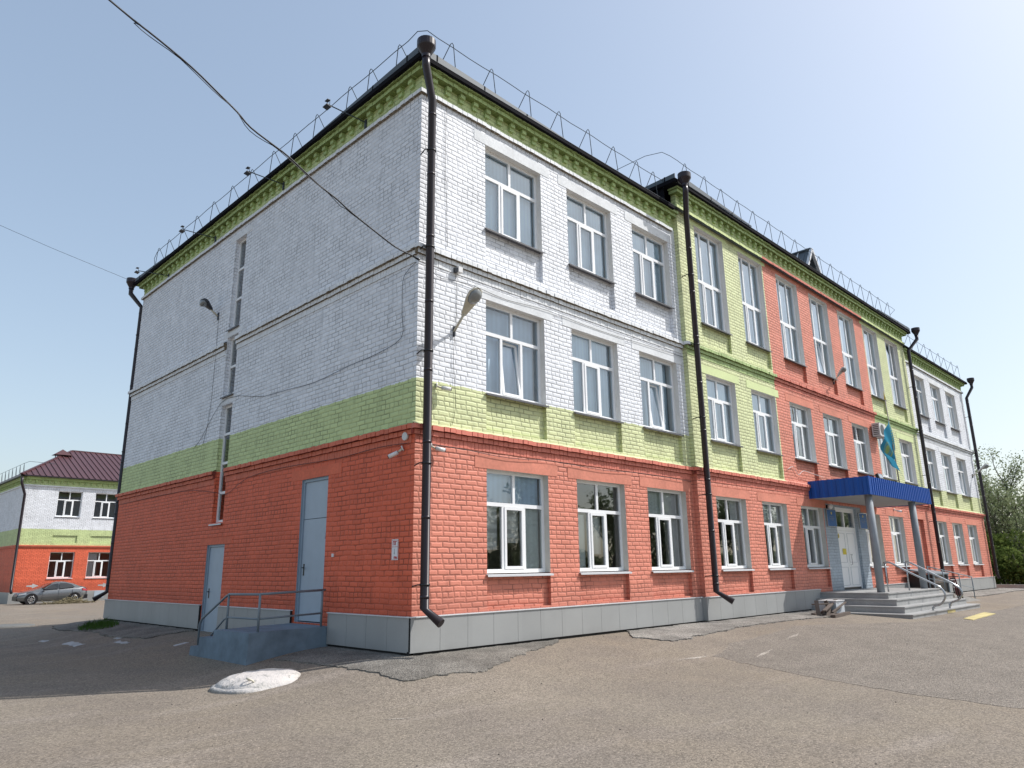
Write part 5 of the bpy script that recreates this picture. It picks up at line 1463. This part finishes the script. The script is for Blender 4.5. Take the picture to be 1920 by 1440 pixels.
g3 = MB(); g3.hexa([cp(.06, .10, .60), cp(.50, .03, .66), cp(.50, .06, .66), cp(.06, .16, .60), cp(.10, .10, .69), cp(.52, .045, .77), cp(.52, .07, .77), cp(.10, .16, .69)], M['rim']); g3.build('headlight', car)
g3 = MB(); g3.hexa([cp(4.12, .03, .84), cp(4.47, .14, .80), cp(4.47, .2, .80), cp(4.12, .1, .84), cp(4.10, .045, .98), cp(4.44, .16, .93), cp(4.44, .2, .93), cp(4.10, .1, .98)], M['redlamp']); g3.build('taillight', car)
g3 = MB(); g3.box(*[cp(1.50, 0, 0)[0], cp(1.66, 0, 0)[0], cp(0, -.14, 0)[1], cp(0, .03, 0)[1], cz+.90, cz+1.00], M['black']); g3.build('mirror', car)
g3 = MB(); g3.box(CX-.02, CX+.10*CS, CYF+.3, CYF+1.48, cz+.26, cz+.52, M['black']); g3.build('grille', car)
g3 = MB(); g3.box(CX+4.28*CS, CX+4.52*CS, CYF+.10, CYF+1.68, cz+.30, cz+.56, M['black']); g3.build('rear_bumper', car)
for x in (2.52, 2.56): pass
g3 = MB()
for x in (1.52, 2.55, 3.45): g3.box(CX+x*CS-.004, CX+x*CS+.004, CYF-.003, CYF+.02, cz+.30, cz+.92, M['black'])
g3.build('door_seam', car)
# heap of cut branches by the rear wheel
b_ = MB(); random.seed(3)
for i in range(260):
    a = random.uniform(0, 2*PI); rr = random.gauss(0, .55); x = 7.2+rr*1.1; y = 47.0+random.gauss(0, .25); L_ = random.uniform(.15, .6); el = random.uniform(-.1, .8); z = gh(x, y)+max(0, random.gauss(.12, .12))*math.exp(-rr*rr)
    b_.tube([(x, y, z), (x+math.cos(a)*L_*math.cos(el), y+math.sin(a)*L_*.6, z+L_*math.sin(el)*.6)], random.uniform(.006, .02), M['twig'], 4)
b_.build('branch_pile', label='heap of dry cut branches lying by the rear wheel of the grey car', category='branches')

# ------------------------------------------------------------------ plants
def leaves(mb, centre, rad, n, size, m, flat=1.0, surf=.35):
    c = Vector(centre); mi_ = mb.mi(m)
    for i in range(n):
        while True:
            v = Vector((random.uniform(-1, 1), random.uniform(-1, 1), random.uniform(-1, 1)))
            if v.length < 1: break
        v = v.normalized()*(v.length**surf)
        p = c+Vector((v.x*rad[0], v.y*rad[1], v.z*rad[2]))
        a = Vector((random.gauss(0, 1), random.gauss(0, 1), random.gauss(0, 1))).normalized(); b2 = a.cross(Vector((random.gauss(0, 1), random.gauss(0, 1), random.gauss(0, 1)))).normalized()
        s = size*random.uniform(.6, 1.4); a *= s; b2 *= s*.55
        k = len(mb.v); mb.v += [tuple(p-a), tuple(p+b2), tuple(p+a), tuple(p-b2)]; mb.f.append((k, k+1, k+2, k+3)); mb.m.append(mi_); mb.sm.append(False)
def tree(x, y, h, spread, label, name='tree', nl=110, size=.09, m='leaf', lean=(0, 0), depth=3, group='trees beyond the far end of the school', cl=.55, th=.35):
    z0 = gh(x, y)-.1
    e = empty(name, (x, y, z0), label=label, category='tree', group=group)
    tr = MB(); cr = MB()
    def branch(p, d, L, r, lev):
        pts = [p]; rs = [r]; q = p.copy(); dd = d.copy()
        k = 4
        for i in range(k):
            dd = (dd+Vector((random.gauss(0, .13), random.gauss(0, .13), random.gauss(.05, .08)))).normalized()
            q = q+dd*L/k; pts.append(q.copy()); rs.append(r*(1-.6*(i+1)/k))
        tr.tube(pts, rs, M['bark'], 6 if lev < 2 else 4, caps=False)
        if lev >= depth:
            for q in pts[1:]:
                leaves(cr, q, (cl*random.uniform(.6, 1.2),)*2+(cl*random.uniform(.5, .9),), int(nl/4*random.uniform(.4, 1.4)), size, M[m], surf=.6)
            return
        nb2 = 4 if lev == 0 else random.choice((3, 4))
        for i in range(nb2):
            t = th+(1-th)*(i+random.random()*.8)/nb2 if lev == 0 else .3+.7*(i+.5)/nb2
            j = min(k, max(1, int(t*k))); az = random.uniform(0, 2*PI)
            nd = Vector((math.cos(az)*spread, math.sin(az)*spread, random.uniform(.35, 1.0))).normalized()
            nd = (nd+dd*.35).normalized()
            branch(pts[j], nd, L*random.uniform(.5, .72), rs[j]*.65, lev+1)
        branch(pts[-1], (dd+Vector((random.gauss(0, .2), random.gauss(0, .2), .2))).normalized(), L*.55, rs[-1], lev+1)
    branch(Vector((x, y, z0)), Vector((lean[0], lean[1], 1)).normalized(), h*.52, h*.022, 0)
    tr.build('trunk', e); cr.build('crown', e)
    return e
random.seed(11)
tree(60, 6.4, 10.6, .8, 'airy spring tree rising just right of the school end, nearest the wall', nl=46, size=.085, cl=.62)
tree(51, 2.9, 7.6, .8, 'small airy tree low behind the last downpipe', nl=46, size=.075, cl=.5)
tree(60, 3.0, 10.8, .75, 'tall airy spring tree at the right edge of the photo', nl=46, size=.085, lean=(-.10, .12), cl=.62)
tree(72, 7.6, 11.5, .8, 'tall pale tree farther back between the two nearer ones', nl=46, size=.10, cl=.75)
tree(53, .4, 8.6, .8, 'airy tree leaning in from the right edge of the photo', nl=46, size=.075, lean=(-.2, .3), cl=.55)
def bush(x, y, r, h, label, n=2600, m='leafd', size=.10, group='dense bushes beyond the far end of the school'):
    z0 = gh(x, y)
    b = MB()
    for i in range(9):
        a = random.uniform(0, 2*PI); q = random.uniform(0, .6)*r
        leaves(b, (x+math.cos(a)*q, y+math.sin(a)*q, z0+h*random.uniform(.25, .72)), (r*.5, r*.5, h*random.uniform(.22, .34)), n//9, size, M[m], surf=.5)
    e = empty('bush', (x, y, z0), label=label, category='bush', group=group)
    b.build('foliage', e)
    t = MB()
    for i in range(7):
        a = random.uniform(0, 2*PI); t.tube([(x+math.cos(a)*.2, y+math.sin(a)*.2, z0-.1), (x+math.cos(a)*r*.3, y+math.sin(a)*r*.3, z0+h*.4), (x+math.cos(a)*r*.5, y+math.sin(a)*r*.5, z0+h*.75)], [.05, .035, .015], M['bark'], 5)
    t.build('stems', e)
for i, (x, y, r, h) in enumerate(((45, 2.6, 1.5, 3.0), (48, 1.9, 2.0, 3.6), (46, .2, 1.8, 2.8), (52, 3.8, 2.4, 4.2), (55, 2.0, 2.6, 4.0), (51, -.2, 2.2, 3.4))):
    bush(x, y, r, h, ('dark bush hard against the end of the school', 'bright green bush second from the school end', 'low dense bush at the right edge of the photo', 'tall bush rising behind the first two', 'broad bush farther back on the right', 'bush cut off by the right edge of the photo')[i], n=4200)
# verge and low kerb wall beyond the yard
g2 = MB(); k = g2.mi(M['soil'])
xs2 = [41+i*2. for i in range(60)]; ys2 = [-60+i*4. for i in range(50)]
for yy in ys2:
    for xx in xs2: g2.v.append((xx-.25*yy if yy < 0 else xx, yy, gh(xx, yy)+.06))
for j in range(len(ys2)-1):
    for i in range(len(xs2)-1): a = j*60+i; g2.f.append((a, a+1, a+61, a+60)); g2.m.append(k); g2.sm.append(True)
g2.build('verge', kind='structure')
b_ = MB()
for i in range(20):
    y = 10-i*1.5; x = 40.9-.25*min(0, y); x2 = 40.9-.25*min(0, y-1.49)
    b_.hexa([(x, y, -1.2), (x+.18, y, -1.2), (x2+.18, y-1.49, -1.2), (x2, y-1.49, -1.2), (x, y, -.50), (x+.18, y, -.50), (x2+.18, y-1.49, -.50), (x2, y-1.49, -.50)], M['conc'])
b_.build('low_wall', label='low concrete kerb wall edging the yard below the bushes', category='wall')
def grass(name, cx, cy, rx, ry, n, hgt, **kw):
    b = MB(); k = b.mi(M['grass'])
    for i in range(n):
        a = random.uniform(0, 2*PI); q = math.sqrt(random.random())
        x = cx+math.cos(a)*rx*q; y = cy+math.sin(a)*ry*q; z = gh(x, y)+.02; h = hgt*random.uniform(.3, 1)*(1-.6*q); t = random.uniform(0, 2*PI); w_ = .006
        dx, dy = math.cos(t), math.sin(t); lx, ly = random.gauss(0, h*.4), random.gauss(0, h*.4)
        v = len(b.v); b.v += [(x-dx*w_, y-dy*w_, z), (x+dx*w_, y+dy*w_, z), (x+lx*.5+dx*w_*.7, y+ly*.5+dy*w_*.7, z+h*.6), (x+lx, y+ly, z+h), (x+lx*.5-dx*w_*.7, y+ly*.5-dy*w_*.7, z+h*.6)]
        b.f.append((v, v+1, v+2, v+3, v+4)); b.m.append(k); b.sm.append(False)
    return b.build(name, kind='stuff', **kw)
grass('grass', -.85, 12.6, .45, .8, 800, .30)
grass('grass', 46, -1, 5, 9, 9000, .35)

# trees across the yard, behind the camera: seen mirrored in the ground floor windows
random.seed(21)
yt = ((20, -25, 8), (29, -25.5, 9), (38, -25, 9), (47, -26, 10), (57, -25, 10), (68, -27, 11), (80, -26, 12), (94, -28, 13))
for i, (x, y, h) in enumerate(yt):
    tree(x, y, h, .8, '%s tree from the near end in the row across the yard, mirrored in windows' % ('first', 'second', 'third', 'fourth', 'fifth', 'sixth', 'seventh', 'last')[i], nl=60, size=.16, m='leaf', cl=.85, group='trees across the yard', th=.25)
hb_ = MB()
for i in range(17):
    x = 12+i*5.2; y = -27.5+random.uniform(-1, 1)
    for q in range(7):
        leaves(hb_, (x+random.uniform(-2.2, 2.2), y+random.uniform(-.8, .8), gh(x, y)+random.uniform(.8, 2.3)), (1.7, 1.3, 1.0), 190, .22, M['leaf'], surf=.5)
hg_ = empty('hedge', (50, -27.5, -1), label='long hedge across the yard, mirrored low in the ground-floor windows', category='hedge')
hb_.build('foliage', hg_)

# loose pebbles on the asphalt
random.seed(5)
pb = MB(); k_ = pb.mi(M['pebble'])
for i in range(190):
    if i < 90: x = random.uniform(-7, 9); y = random.uniform(-8, -.9)
    else: x = random.uniform(-4, 6); y = random.uniform(-2.2, 1.5)
    if -.1 < x < 37 and y > -.1: continue
    r_ = random.choice((.004, .005, .006, .008, .012)); z = gh(x, y)+r_*.5
    P_ = [(r_*random.uniform(.8, 1.3), 0, 0), (0, r_, 0), (-r_*random.uniform(.8, 1.3), 0, 0), (0, -r_, 0), (0, 0, r_*.8), (0, 0, -r_)]
    b0 = len(pb.v); pb.v += [(x+a, y+b, z+c) for a, b, c in P_]
    for f in ((0,1,4),(1,2,4),(2,3,4),(3,0,4),(1,0,5),(2,1,5),(3,2,5),(0,3,5)): pb.f.append(tuple(b0+q for q in f)); pb.m.append(k_); pb.sm.append(False)
pb.build('pebbles', kind='stuff')
